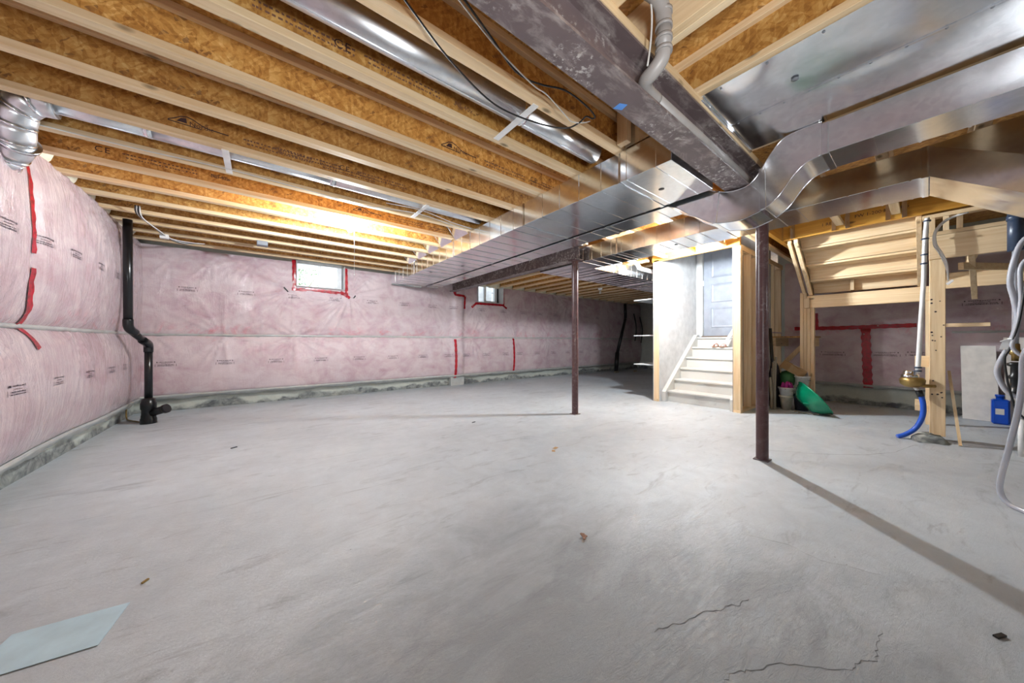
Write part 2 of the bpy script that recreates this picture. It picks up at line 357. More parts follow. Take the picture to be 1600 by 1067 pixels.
# window wells outside
b = MB(); b.box(-.4, 2.1, YB+.22, YB+1.6, 1.6, 1.72); solo('gravel_bed', b, SOIL, 'pale gravel bed outside the left basement window', 'gravel')
b = MB(); b.box(3.5, 5.6, YB+.22, YB+1.4, 1.6, 1.72); solo('gravel_bed', b, SOIL, 'pale gravel bed outside the small basement window behind the steel beam', 'gravel')
def shrub(cx_, cy_, cz, rx, rz, nleaf, lab):
    root = thing('shrub', (cx_, cy_, cz), lab, 'shrub')
    tw = MB(); lf = MB(); rg = random.Random(int(cx_*100)+5)
    for k in range(9):
        a = rg.uniform(0, 6.28); e = (cx_+rx*.8*math.cos(a), cy_+.25*math.sin(a), cz+rz*rg.uniform(.5, 1)); tw.tube([(cx_, cy_, cz), ((cx_+e[0])/2, (cy_+e[1])/2, cz+.4*rz), e], .007, 5)
    for k in range(nleaf):
        p = Vector((cx_+rg.gauss(0, rx*.5), cy_+rg.gauss(0, .14), cz+rz*rg.random()))
        u = Vector((rg.gauss(0, 1), rg.gauss(0, 1), rg.gauss(0, 1))).normalized(); v_ = u.orthogonal().normalized(); s_ = rg.uniform(.015, .035)
        p.x = min(max(p.x, cx_-rx*1.6), cx_+rx*1.6); p.z = max(p.z, cz+.03); lf.add([p-u*s_, p+v_*s_*.5, p+u*s_, p-v_*s_*.5], [(0, 1, 2, 3)])
    tw.build('stem', ROOTW, root); o = lf.build('foliage', HEDGE, root); o['kind'] = 'stuff'
shrub(.62, YB+.95, 1.721, .30, .75, 620, 'bushy green shrub outside the left pane of the left window')
shrub(1.62, YB+1.05, 1.721, .26, .6, 420, 'smaller green shrub outside the right pane of the left window')
b = MB()
for k in range(24):
    a0, a1 = math.pi*k/24, math.pi*(k+1)/24
    for (a_, c_) in ((a0, a1),):
        p = lambda a: (4.42+.85*math.cos(a), YB+.25+.8*math.sin(a)+ (.015 if k % 2 else 0))
        (xa, ya), (xb, yb_) = p(a_), p(c_); b.add([(xa, ya, 1.722), (xb, yb_, 1.722), (xb, yb_, 2.62), (xa, ya, 2.62)], [(0, 1, 2, 3)])
solo('window_well', b, TRIMW, 'pale corrugated window well outside the small basement window', 'window well')

# ================================================================ INSULATION (pink batts behind clear film)
rng = np.random.RandomState(3)
def snoise(u, v, fr, seed, aniso=1.0, n=9):
    r = np.random.RandomState(seed); out = 0*u
    for i in range(n):
        a = r.uniform(0, 2*math.pi); k = fr*r.uniform(.6, 1.6)
        out = out + np.sin(k*(math.cos(a)*u+aniso*math.sin(a)*v)+r.uniform(0, 6.28))
    return out/math.sqrt(n)
def folds(u, v, cx_, cy_, nf, rad, amp, seed):    # folds fanning out from a pulled point of the film
    dx, dy = u-cx_, v-cy_; r = np.hypot(dx, dy)+1e-4; th = np.arctan2(dy, dx)
    return 2.0*amp*((1-np.abs(np.sin(.5*nf*th+2.0*np.sin(3*th+seed)+seed)))**2.5-.25)*np.exp(-(r/rad)**1.3)*np.clip(r/.05, 0, 1)
def profile(z, zb, zt, zs=1.09, lo=.075, up=.085):
    z = np.asarray(z, float)
    s1 = np.clip((z-zb)/(zs-zb), 0, 1); s2 = np.clip((z-zs)/(zt-zs), 0, 1)
    b = np.where(z < zs, lo*np.power(np.clip(4*s1*(1-s1), 0, 1), .5), up*np.power(np.clip(4*s2*(1-s2), 0, 1), .5))
    return b
BACKPULL = [(.42, 1.88, 19, .42, .022), (1.28, 1.84, 23, .50, .026), (-.55, 2.25, 9, .3, .008), (.0, 1.085, 11, .25, .008), (1.4, 1.085, 13, .25, .007), (2.2, 1.5, 15, .4, .007), (2.7, 1.085, 13, .3, .008), (4.0, 1.85, 17, .35, .009), (4.85, 1.85, 17, .35, .009), (5.9, 2.3, 13, .5, .008), (4.2, 1.07, 15, .3, .009), (7.2, 2.2, 13, .6, .01), (-1.0, 2.2, 9, .3, .01), (2.9, 1.9, 15, .4, .008)]
_r = random.Random(21)
BACKPULL += [(_r.uniform(-1.2, 9.5), _r.choice((2.3, 2.28, 1.085, 1.09, 1.07)), _r.choice((9, 11, 13, 15)), _r.uniform(.18, .42), _r.uniform(.006, .013)) for k in range(44)]
def back_y(x, z):
    x = np.asarray(x, float); z = np.asarray(z, float)
    d = .10 + profile(z, .235, 2.36, 1.09, .06, .055) + .012*snoise(x, z, 3.2, 11) + .0035*snoise(x, z, 15, 12, .35)
    for (a, b_, n_, r_, am) in BACKPULL: d = d + folds(x, z, a, b_, n_, r_, am, a)
    d = d + .05*np.exp(-((x-3.55)/.13)**4)                       # boxed-in pocket under the beam
    dw = 0
    for q in (W1, W2):
        ex = np.clip(np.minimum(np.minimum(x-q[0]+.12, q[1]+.12-x), z-q[2]+.14)/.12, 0, 1); dw = np.maximum(dw, ex)
    return YB - d*(1-dw) - .16*dw
def left_x(y, z):
    y = np.asarray(y, float); z = np.asarray(z, float)
    d = .085 + profile(z, .225, 2.40, 1.10, .10, .125) + .016*snoise(y, z, 3.0, 21) + .003*snoise(y, z, 15, 22, .3)
    for (a, b_, n_, r_, am) in [(5.4, 2.3, 15, .6, .01), (5.0, 2.2, 13, .5, .008), (4.3, 2.3, 11, .5, .007), (3.1, 2.3, 11, .6, .007), (5.9, 1.09, 13, .4, .008), (3.3, 1.09, 11, .4, .008), (4.5, 1.08, 13, .45, .009), (5.2, 1.1, 11, .3, .008), (4.7, 2.35, 11, .7, .009)]: d = d + folds(y, z, a, b_, n_, r_, am, a)
    d = .07+(d-.07)*np.clip(1-(y-4.6)/2.2, .35, 1)
    d = d*np.clip((2.47-z)/.12, .25, 1) - .035*np.exp(-((y-3.72)/.06)**2)*np.clip((z-1.0)/.4, 0, 1)
    return XL + d
def right_x(y, z):
    y = np.asarray(y, float); z = np.asarray(z, float)
    d = .06 + profile(z, .32, 2.36, 1.21, .035, .04) + .012*snoise(y, z, 4, 31) + .007*snoise(y, z, 12, 32, .6)
    for (a, b_, n_, r_, am) in [(.57, 1.2, 17, .4, .01), (.2, .6, 15, .4, .009), (1.0, .5, 15, .35, .01), (-.4, 1.7, 13, .5, .01)]: d = d + folds(y, z, a, b_, n_, r_, am, a)
    return XR - d
def film(name, fn, u0, u1, z0, z1, du, dz, axis, parent, holes=(), m=INS):
    nu = int((u1-u0)/du)+1; nz = int((z1-z0)/dz)+1
    U, Z = np.meshgrid(np.linspace(u0, u1, nu), np.linspace(z0, z1, nz)); D = fn(U, Z)
    P = np.stack([U, D, Z], -1) if axis == 'y' else np.stack([D, U, Z], -1)
    vs_ = P.reshape(-1, 3)
    fs = []
    for j in range(nz-1):
        zc = (Z[j, 0]+Z[j+1, 0])/2
        for i in range(nu-1):
            uc = (U[0, i]+U[0, i+1])/2
            if any(h[0] < uc < h[1] and h[2] < zc for h in holes): continue
            fs.append((j*nu+i, j*nu+i+1, (j+1)*nu+i+1, (j+1)*nu+i))
    me = bpy.data.meshes.new(name); loc = root_of(parent).location
    me.from_pydata((vs_-np.array(loc)).tolist(), [], fs); me.polygons.foreach_set('use_smooth', [True]*len(fs)); me.update(); me.materials.append(m)
    o = bpy.data.objects.new(name, me); link(o); o.parent = parent; return o
def ribbon(name, fn, pts, wd, axis, parent, m, lift=.006, label=None):   # a strip lying on the film along (u,z) points
    P = [Vector((p[0], p[1])) for p in pts]; Q = []
    for i in range(len(P)-1):
        n_ = max(2, int((P[i+1]-P[i]).length/.03))
        for k in range(n_): Q.append(P[i].lerp(P[i+1], k/n_))
    Q.append(P[-1]); vs_ = []
    sgn = -1 if fn is not left_x else 1
    for i, q in enumerate(Q):
        tdir = (Q[min(i+1, len(Q)-1)]-Q[max(i-1, 0)]).normalized(); nn = Vector((-tdir.y, tdir.x)); ww = wd/2*(wd_var(i) if True else 1)
        for s_ in (-1, 0, 1):
            r_ = q+nn*ww*s_; d = float(fn(r_.x, r_.y)) + sgn*lift
            vs_.append((r_.x, d, r_.y) if axis == 'y' else (d, r_.x, r_.y))
    fs = [(3*i+k, 3*i+k+1, 3*i+k+4, 3*i+k+3) for i in range(len(Q)-1) for k in (0, 1)]
    b = MB().add(vs_, fs, True); return b.build(name, m, parent, label=label)
def wd_var(i): return 1+.12*math.sin(i*1.7)
def print_marks(fn, axis, parent, spots, wd=.17, flip=1, m=None):  # blocks of tiny illegible print on the film
    sgn = -1 if fn is not left_x else 1
    for (u, z) in spots:
        b = MB(); rg = random.Random(int(u*1000+z*77)); hw = wd/2
        rows = [(-.028, .95, .008), (-.014, .9, .008), (.004, .5, .006), (.022, .8, .009)]
        quads = []
        for dz, ln, hh in rows:
            x = -hw*ln
            while x < hw*ln:
                l = rg.uniform(.006, .02); quads.append((x, min(x+l, hw*ln), dz, dz+hh*rg.uniform(.6, 1))); x += l+rg.uniform(.002, .005)
        for s_ in (-1, 1):
            quads += [(s_*(hw+.018)-.002, s_*(hw+.018)+.002, -.034, .0), (s_*hw-.006, s_*hw+.006, .018, .032)]
        for (a, c, e, f_) in quads:
            pp = []
            for (du, dz) in ((a, e), (c, e), (c, f_), (a, f_)):
                uu = u+flip*du; d = float(fn(uu, z+dz))+sgn*.004; pp.append((uu, d, z+dz) if axis == 'y' else (d, uu, z+dz))
            b.add(pp, [(0, 1, 2, 3)])
        b.build('printed_mark', m or PRINT, parent, kind='stuff')
def hem(name, fn, u0, u1, z, axis, parent, drop=.04):
    n_ = int((u1-u0)/.06); vs_ = []; sgn = -1 if fn is not left_x else 1
    for i in range(n_+1):
        u = u0+(u1-u0)*i/n_; wv = .008*math.sin(u*9)+.006*math.sin(u*23)
        for (dz, lift) in ((.012, .004), (-.004, .016), (-.016-wv*.3, .010), (-drop+wv, -.012), (-drop-.012+wv, -.03)):
            d = float(fn(u, z+.01)) + sgn*lift; vs_.append((u, d, z+dz) if axis == 'y' else (d, u, z+dz))
    fs = [(5*i+k, 5*i+k+1, 5*i+k+6, 5*i+k+5) for i in range(n_) for k in range(4)]
    return MB().add(vs_, fs, True).build(name, FILM, parent)
# back wall
IB = thing('wall_insulation', (3.0, 6.6, 0), 'pink batt insulation under clear plastic film along the back wall with the windows', 'insulation')
film('insulation_blanket', back_y, -1.31, XE-.02, .235, 2.345, .022, .022, 'y', IB, [(W1[0]-.005, W1[1]+.005, W1[2]-.005), (W2[0]-.005, W2[1]+.005, W2[2]-.005)])
hem('film_hem', back_y, -1.3, XE-.05, .235, 'y', IB); hem('film_fold', back_y, -1.3, XE-.05, 1.10, 'y', IB, .03)
print_marks(back_y, 'y', IB, [(x, 1.757) for x in (-.84, -.18, .444, 1.066, 1.69, 2.31, 2.93, 3.42, 4.2, 4.82, 5.48, 6.08, 6.69, 7.36, 8.0, 8.6)]+[(x, .685) for x in (-1.05, -.43, .2, .836, 1.46, 2.087, 2.713, 3.31, 3.75, 4.31, 4.889, 5.35, 5.957, 6.6, 7.2, 7.8, 8.5, 9.9, 10.3)])
TB = [[(.44, 2.38), (.445, 1.90)], [(.41, 1.885), (.62, 1.885)], [(.60, 1.905), (.95, 1.885), (1.25, 1.865)], [(1.235, 2.34), (1.245, 1.82)], [(1.14, 1.90), (1.30, 1.80)],
      [(3.471, 1.05), (3.471, .18)], [(5.167, 1.08), (5.167, .22)], [(4.02, 1.90), (4.80, 1.91)], [(4.83, 2.35), (4.83, 1.90)], [(3.9, 1.80), (4.03, 1.91)], [(4.80, 1.92), (4.93, 1.83)], [(3.44, 2.12), (3.46, 2.05), (3.72, 2.04)], [(3.72, 2.04), (3.70, 1.75)]]
for p in TB: ribbon('tape_strip', back_y, p, .052, 'y', IB, TAPE, .008, 'dark red sheathing tape')
for p in ([(.30, 1.90), (.36, 1.83)], [(1.36, 1.80), (1.40, 1.86)]): ribbon('black_tab', back_y, p, .02, 'y', IB, BLACKP)
MB().box(3.38, 3.72, 6.60, 6.72, 0.0, .19).build('pocket_box', FILM, IB)
# left wall
IL = thing('wall_insulation', (-1.25, 3.0, 0), 'bulging pink batt insulation under clear film along the left wall', 'insulation')
film('insulation_blanket', left_x, YF+.05, 6.60, .225, 2.46, .024, .024, 'x', IL)
hem('film_hem', left_x, .6, 6.5, .225, 'x', IL, .055); hem('film_fold', left_x, .6, 6.5, 1.105, 'x', IL, .03)
print_marks(left_x, 'x', IL, [(y, 1.705) for y in (3.385, 3.81, 4.25, 4.80, 5.35)]+[(y, .705) for y in (2.8, 3.418, 4.02, 4.64, 5.22, 5.73)], .16)
for p, wd in (([(3.69, 2.33), (3.72, 2.2), (3.72, 1.6)], .05), ([(3.72, 1.5), (3.72, 1.25), (3.70, 1.12)], .06), ([(3.67, 1.12), (3.72, 1.06), (3.76, .95)], .05)): ribbon('tape_strip', left_x, p, wd, 'x', IL, TAPE, .008, 'bright red sheathing tape')
# cream batt ends stuffed between the joists on the left wall
for k in range(14):
    ya, yb2 = .95+.42*k+.05, .95+.42*(k+1)-.05
    if yb2 > 6.6: break
    n_ = 7; vs_ = []
    for i in range(n_):
        for j in range(5):
            y = ya+(yb2-ya)*i/(n_-1); z = 2.33+.27*j/4; bb = .10*math.sin(math.pi*(i+.3)/(n_-.4))*math.sin(math.pi*(j+.7)/5)+random.uniform(0, .02)
            vs_.append((XL+.02+bb, y, z))
    MB().add(vs_, [(i*5+j, i*5+j+1, (i+1)*5+j+1, (i+1)*5+j) for i in range(n_-1) for j in range(4)], True).build('rim_batt', RIMB, IL)
for k in range(18):
    xa = 3.64+.405*k; n_ = 6; vs_ = []
    if xa+.33 > XE: break
    for i in range(n_):
        for j in range(5):
            x = xa+.335*i/(n_-1); z = 2.33+.27*j/4; bb = .09*math.sin(math.pi*(i+.3)/(n_-.4))*math.sin(math.pi*(j+.7)/5)+random.uniform(0, .02)
            vs_.append((x, YB-.02-bb, z))
    MB().add(vs_, [(i*5+j, i*5+j+1, (i+1)*5+j+1, (i+1)*5+j) for i in range(n_-1) for j in range(4)], True).build('rim_batt', RIMB, IB)
# right wall under the stairs
IR = thing('wall_insulation', (7.4, 0, 0), 'wrinkled dark pink insulation under clear film on the right wall below the stairs', 'insulation')
film('insulation_blanket', right_x, -2.4, 1.58, .32, 2.40, .024, .024, 'x', IR)
hem('film_hem', right_x, -2.3, 1.55, .32, 'x', IR, .03); hem('film_fold', right_x, -2.3, -.2, 1.13, 'x', IR, .02)
print_marks(right_x, 'x', IR, [(.966, .80), (.40, .81), (.05, .82), (-.43, 1.51), (-.95, 1.5)], .26, m=INK)
for p, wd in (([(1.45, 1.225), (.9, 1.22), (.1, 1.235)], .06), ([(.597, 1.21), (.585, .8), (.57, .28)], .10), ([(1.17, 1.48), (1.16, 1.24)], .05)): ribbon('tape_strip', right_x, p, wd, 'x', IR, TAPE, .008, 'dark red sheathing tape')

# ================================================================ STEEL BEAMS AND POSTS
def ibeam(name, ax, c, a, b_, zb, label, w_=.146, h_=.205):
    root = thing(name, (c, (a+b_)/2, zb) if ax == 'y' else ((a+b_)/2, c, zb), label, 'steel beam')
    def pc(nm, o0, o1, z0, z1, m):
        q = MB(); q.box(a, b_, c+o0, c+o1, z0, z1) if ax == 'x' else q.box(c+o0, c+o1, a, b_, z0, z1); return q.build(nm, m, root)
    pc('bottom_flange', -w_/2, w_/2, zb, zb+.012, BEAM); pc('web', -.005, .005, zb+.012, zb+h_-.012, BEAM); pc('top_flange', -w_/2, w_/2, zb+h_-.012, zb+h_, BEAM)
    pc('sill_plate', -w_/2-.004, w_/2+.004, zb+h_, ZJ, WX if ax == 'x' else WY); return root
ZB = 2.115
ibeam('steel_beam', 'x', .852, XL, 3.46, ZB, 'scuffed brown steel I-beam crossing overhead closest to the camera')
ibeam('steel_beam', 'y', 3.41, 2.90, YB-.05, ZB, 'brown steel I-beam running to the back wall beside the small window')
def post(x, y, label):
    root = thing('steel_post', (x, y, 0), label, 'post')
    b = MB(); b.lathe((x, y, 0), [(.044, .008), (.044, ZB-.01)], 28); b.build('shaft', POST, root)
    MB().box(x-.075, x+.075, y-.06, y+.06, ZB-.010, ZB-.001).build('cap_plate', POST, root)
    MB().box(x-.052, x+.052, y-.052, y+.052, .0, .008).build('base_plate', BEAM, root)
post(3.42, 2.985, 'brown steel post standing mid-floor under the far beam, left of the white stairs')
post(3.355, .862, 'brown steel post standing nearer the camera, in front of the stud framing')

# ================================================================ FLOOR JOISTS
ORD = ['first', 'second', 'third', 'fourth', 'fifth', 'sixth', 'seventh', 'eighth', 'ninth', 'tenth', 'eleventh', 'twelfth', 'thirteenth', 'fourteenth', 'fifteenth', 'sixteenth', 'seventeenth', 'eighteenth', 'nineteenth', 'twentieth']
FW, FH, WT = .064, .038, .010
def text_mesh(body, size):
    cu = bpy.data.curves.new('lettering', 'FONT'); cu.body = body; cu.size = size; cu.resolution_u = 2
    o = bpy.data.objects.new('lettering', cu); link(o); dg = bpy.context.evaluated_depsgraph_get()
    me = bpy.data.meshes.new_from_object(o.evaluated_get(dg)); bpy.data.objects.remove(o); bpy.data.curves.remove(cu); return me
def stamp(me, parent, mat4, m, name='stamp'):
    o = bpy.data.objects.new(name, me.copy()); o.data.materials.clear(); o.data.materials.append(m); link(o); o.parent = parent
    o.matrix_local = Matrix.Translation(-Vector(root_of(parent).location)) @ mat4
    if name == 'fine_print': o['kind'] = 'stuff'
    return o
FACE_NY = lambda x, y, z: Matrix(((1,0,0,x),(0,0,-1,y),(0,1,0,z),(0,0,0,1)))     # readable from -y
FACE_NX = lambda x, y, z: Matrix(((0,0,-1,x),(-1,0,0,y),(0,1,0,z),(0,0,0,1)))    # readable from -x
ME_CE = text_mesh('C\u200aE', .062); ME_NI = text_mesh('NI-40x', .045)
ME_A = text_mesh('APA-EWS PLYWOOD', .026)
def fine_print(n_, wd, rg, hh=.012):
    b = MB()
    for r_ in range(n_):
        x = 0.02*r_
        while x < wd:
            l = rg.uniform(.006, .018); b.add([(x, -r_*.026, 0), (x+l, -r_*.026, 0), (x+l, -r_*.026+hh*rg.uniform(.6, 1), 0), (x, -r_*.026+hh*rg.uniform(.6, 1), 0)], [(0, 1, 2, 3)]); x += l+rg.uniform(.003, .012)
    me = bpy.data.meshes.new('fine_print'); me.from_pydata(b.v, [], b.f); return me
FP = [fine_print(2, .42, random.Random(i)) for i in range(4)]
def logo_mesh():
    b = MB(); top = [(0, 0), (.03, .018), (.06, .040), (.09, .048), (.12, .040), (.16, .018), (.19, .008), (.30, .004)]
    for (x0, y0), (x1, y1) in zip(top, top[1:]): b.add([(x0, y0, 0), (x1, y1, 0), (x1, y1+.007, 0), (x0, y0+.007, 0)], [(0, 1, 2, 3)])
    b.add([(0, -.004, 0), (.16, -.008, 0), (.16, -.003, 0), (0, .003, 0)], [(0, 1, 2, 3)]); b.add([(.04, .008, 0), (.09, .008, 0), (.085, .04, 0), (.06, .034, 0)], [(0, 1, 2, 3)])
    me = bpy.data.meshes.new('hill_logo'); me.from_pydata(b.v, [], b.f); return me
ME_LOGO = logo_mesh(); ME_NORD = text_mesh('Nordic', .042)
def joist_x(y, x0, x1, label, group='floor joists over the left bays', ends=True, stamps=(), web=OSBY):
    root = thing('floor_joist', ((x0+x1)/2, y, ZJ), label, 'joist', group)
    MB().box(x0, x1, y-FW/2, y+FW/2, ZJ, ZJ+FH).build('bottom_flange', WX, root, .002)
    MB().box(x0, x1, y-FW/2, y+FW/2, ZS-FH, ZS).build('top_flange', WX, root, .002)
    wb = MB().box(x0, x1, y-WT/2, y+WT/2, ZJ+FH-.005, ZS-FH+.005).build('web', web, root)
    for kind, xx in stamps:
        zz = ZJ+.10; yy = y-WT/2-.001
        if kind == 'logo':
            stamp(ME_LOGO, wb, FACE_NY(xx, yy, zz-.01), INK); stamp(ME_NORD, wb, FACE_NY(xx+.10, yy-.0005, zz-.012), INK)
            stamp(FP[0], wb, FACE_NY(xx+.38, yy, zz), INKF, 'fine_print'); stamp(FP[1], wb, FACE_NY(xx+.86, yy, zz-.01), INKF, 'fine_print')
        if kind == 'ce': stamp(ME_CE, wb, FACE_NY(xx, yy, zz-.01), INK); stamp(FP[2], wb, FACE_NY(xx+.14, yy, zz+.01), INKF, 'fine_print'); stamp(ME_NI, wb, FACE_NY(xx+.66, yy, zz-.01), INKF)
        if kind == 'print': stamp(FP[3], wb, FACE_NY(xx, yy, zz+.01), INKF, 'fine_print')
        if kind == 'ni': stamp(ME_NI, wb, FACE_NY(xx, yy, zz-.01), INK)
    return root
JY = [1.370+.4195*k for k in range(13)]
ST = {0: [], 1: [('print', -.05), ('ce', .28)], 2: [('logo', 1.05), ('ce', 1.92)], 3: [], 4: [('logo', -.48), ('print', .1), ('ce', .52)], 5: [], 6: [('ce', -1.0), ('ni', -.35), ('logo', .8)], 7: [('print', .3)]}
for k, y in enumerate(JY):
    x1 = 5.22 if y < 2.9 else 3.48
    joist_x(y, XL+.01, x1, f'engineered I-joist with strand board web, {ORD[k]} one from the near steel beam', stamps=ST.get(k, []))
# right of the near beam the joists run away from the beam
def joist_y(x, y0, y1, label, group, double=False):
    root = thing('floor_joist', (x, (y0+y1)/2, ZJ), label, 'joist', group)
    if double:
        for s_ in (-1, 1): MB().box(x+s_*.0205-.0195, x+s_*.0205+.0195, y0, y1, ZJ, ZS).build('plank', WY, root, .002)
        return root
    MB().box(x-FW/2, x+FW/2, y0, y1, ZJ, ZJ+FH).build('bottom_flange', WY, root, .002); MB().box(x-FW/2, x+FW/2, y0, y1, ZS-FH, ZS).build('top_flange', WY, root, .002)
    MB().box(x-WT/2, x+WT/2, y0, y1, ZJ+FH-.005, ZS-FH+.005).build('web', OSBX, root); return root
for k, x in enumerate((.30, .71, 1.12)):
    joist_y(x, YF, .93, f'dark I-joist right of the near steel beam, {ORD[2-k]} one left of the doubled joist', 'floor joists right of the near beam')
joist_y(1.46, YF, .93, 'pale doubled solid lumber joist resting on the near steel beam by the grey vent pipe', 'floor joists right of the near beam', True)
for k, x in enumerate((1.925, 2.335, 2.745)):
    joist_y(x, YF, .93, ['I-joist along the left edge of the sheet metal panning', 'I-joist above the screw seam of the sheet metal panning', 'I-joist at the right edge of the sheet metal panning'][k], 'floor joists right of the near beam')
for k, x in enumerate([3.60+.405*i for i in range(18)]):
    if 5.2 < x < 6.8: y0 = 2.93
    else: y0 = 2.93
    joist_y(x, y0, YB-.03, f'small far I-joist running to the back wall, {ORD[k]} one right of the far beam', 'floor joists beyond the far beam')
for k, y in enumerate((-.64, -.215, .21, .632)):
    joist_x(y, 3.02, 5.36, f'short I-joist hung from the yellow header over the stairs, {ORD[3-k]} one from the landing corner', 'short joists hung from the stair header')
joist_x(1.42, 3.5, 7.4, 'I-joist above the stud wall beside the white stairs', 'joists around the stair opening')
# cavity end between the first joist and the near beam
solo('squash_block', MB().box(1.95, 2.0, 1.245, 1.325, ZJ, ZS), WZ, 'upright wood block at the end of the joist bay beside the near steel beam', 'wood block', bevel=.003)
solo('metal_bay_cover', MB().box(2.024, 2.029, .93, 1.335, ZJ-.002, ZS-.01), GALV, 'upright sheet metal panel above the wide duct, against the near beam', 'sheet metal')

# ================================================================ DUCTS
def duct_y(label, x0, x1, y0, y1, z0, z1, cleats, rib, name='supply_duct', skip_ribs=(), m=GALV):
    root = thing(name, ((x0+x1)/2, (y0+y1)/2, z0), label, 'duct')
    cuts = [y0]+sorted(c for c in cleats if y0 < c < y1)+[y1]
    for a, b_ in zip(cuts, cuts[1:]): MB().box(x0, x1, a+.0005, b_-.0005, z0, z1).build('duct_section', m, root, .002)
    for c in cleats:
        b = MB(); e = .006
        b.box(x0-e, x0-.001, c-.016, c+.016, z0-e, z1); b.box(x0-.001, x1+e, c-.016, c+.016, z0-e, z0-.001); b.box(x1+.001, x1+e, c-.016, c+.016, z0-.001, z1)
        b.box(x0-e-.008, x0-e, c-.013, c-.009, z0-.012, z1-.01)
        b.build('drive_cleat', FOIL, root, .001)
    y = y0+rib*.5
    while y < y1-.05:
        if all(abs(y-c) > .06 for c in cleats):
            e = .0035; b = MB(); b.box(x0-e, x0+.001, y-.005, y+.005, z0-e, z1-.004); b.box(x0+.001, x1, y-.005, y+.005, z0-e, z0+.001); b.build('stiffening_bead', m, root)
        y += rib
    return root
D1 = duct_y('wide galvanised trunk duct running to the back wall, left of the black gap', 2.03, 2.665, .985, 6.50, 2.137, 2.352, [1.37, 2.44, 3.9, 5.3], .215)
MB().box(2.032, 2.66, 6.502, 6.506, 2.12, 2.352).build('end_cap', GALV, D1)
for (xx, yy) in ((2.36, 1.22), (2.4, 4.3), (2.2, 5.0)): MB().lathe((xx, yy, 2.1355), [(.0, 0), (.021, 0), (.021, .001)], 16).build('test_plug', BLACKP, D1)
D2 = duct_y('narrow galvanised duct running beside the wide trunk duct, right of the black gap', 2.715, 2.975, 1.34, 6.46, 2.137, 2.352, [2.0, 3.4, 4.9], .235)
# offset under the near beam, one folded section
topc = smooth_path([(0, 1.345, 2.352), (0, 1.25, 2.335), (0, 1.14, 2.26), (0, 1.03, 2.165), (0, .93, 2.112), (0, .85, 2.096), (0, .775, 2.108), (0, .715, 2.168), (0, .655, 2.262), (0, .59, 2.335), (0, .50, 2.352), (0, .40, 2.352)], 4)
botc = smooth_path([(0, 1.345, 2.137), (0, 1.27, 2.10), (0, 1.19, 2.03), (0, 1.09, 1.96), (0, 1.0, 1.90), (0, .85, 1.872), (0, .76, 1.885), (0, .675, 1.918), (0, .605, 1.975), (0, .545, 2.06), (0, .48, 2.125), (0, .40, 2.148)], 4)
so = thing('duct_offset', (2.86, .85, 1.872), 'curved galvanised duct offset dipping under the near steel beam', 'duct')
b = MB(); X0, X1 = 2.72, 2.995
for (xx, flip) in ((X0, 0), (X1, 1)):
    n_ = len(topc); vs_ = [(xx, p.y, p.z) for p in topc]+[(xx, p.y, p.z) for p in botc]
    b.add(vs_, [(i, i+1, n_+i+1, n_+i) for i in range(n_-1)])
b.build('cheek_panel', GALV, so)
for nm, pc in (('throat_panel', topc), ('heel_panel', botc)):
    n_ = len(pc); vs_ = [(X0-.002, p.y, p.z) for p in pc]+[(X1+.002, p.y, p.z) for p in pc]
    MB().add(vs_, [(i, i+1, n_+i+1, n_+i) for i in range(n_-1)], True).build(nm, GALV, so)
for ya in (.985, .70):
    j = min(range(len(topc)), key=lambda i: abs(topc[i].y-ya)); k2 = min(range(len(botc)), key=lambda i: abs(botc[i].y-ya))
    b = MB(); b.bar((X0-.004, topc[j].y, topc[j].z), (X0-.004, botc[k2].y, botc[k2].z), .034, .008, up=(1, 0, 0)); b.bar((X0, botc[k2].y, botc[k2].z-.003), (X1, botc[k2].y, botc[k2].z-.003), .03, .006); b.build('drive_cleat', FOIL, so, .001)
for pc, xx in ((topc, X0), (botc, X0), (botc, X1)):
    MB().tube([(xx, p.y, p.z) for p in pc], .0035, 6).build('folded_edge', FOIL, so)
D3 = duct_y('galvanised duct passing overhead to the right, below the sheet metal panning', 2.72, 3.0, -2.2, .398, 2.15, 2.335, [.385, -.62], .165)
D4 = duct_y('lower galvanised trunk duct running beside the posts toward the white stairs', 3.51, 3.975, .0, 3.10, 2.10, 2.302, [.013, 1.25, 2.4], .150)
MB().lathe((3.72, 1.75, 2.0985), [(0, 0), (.02, 0), (.02, .001)], 16).build('test_plug', BLACKP, D4)
# transition widening down to the plenum
tr_ = thing('duct_transition', (3.75, -.4, 1.67), 'creased sheet metal duct transition dropping toward the furnace at the right edge', 'duct')
b = MB(); xa, xb = 3.51, 3.975; yb0, ym, ye = -.003, -.30, -.62
L0 = [(xa, yb0, 2.302), (xa, yb0, 2.10), (xb, yb0, 2.10), (xb, yb0, 2.302)]; L1 = [(xa-.02, ye, 2.33), (xa-.05, ye, 1.66), (xb+.06, ye, 1.66), (xb+.02, ye, 2.33)]
b.add([L0[0], L0[1], L1[1], L1[0], (xa-.028, -.33, 2.09)], [(0, 1, 4), (1, 2, 4), (2, 3, 4), (3, 0, 4)]); b.build('side_panel', GALVD, tr_)
b = MB(); b.add([L0[1], L0[2], L1[2], L1[1], (xa+.22, -.30, 1.893)], [(0, 1, 4), (1, 2, 4), (2, 3, 4), (3, 0, 4)]); b.build('under_panel', GALVD, tr_)
b = MB(); b.add([L0[2], L0[3], L1[3], L1[2]], [(0, 1, 2, 3)]); b.add([L0[3], L0[0], L1[0], L1[3]], [(0, 1, 2, 3)]); b.build('far_panel', GALVD, tr_)
solo('furnace_plenum', MB().box(3.44, 4.06, -1.25, -.625, 1.0, 2.335), GALV, 'galvanised plenum box beyond the duct transition at the right', 'duct', bevel=.003)
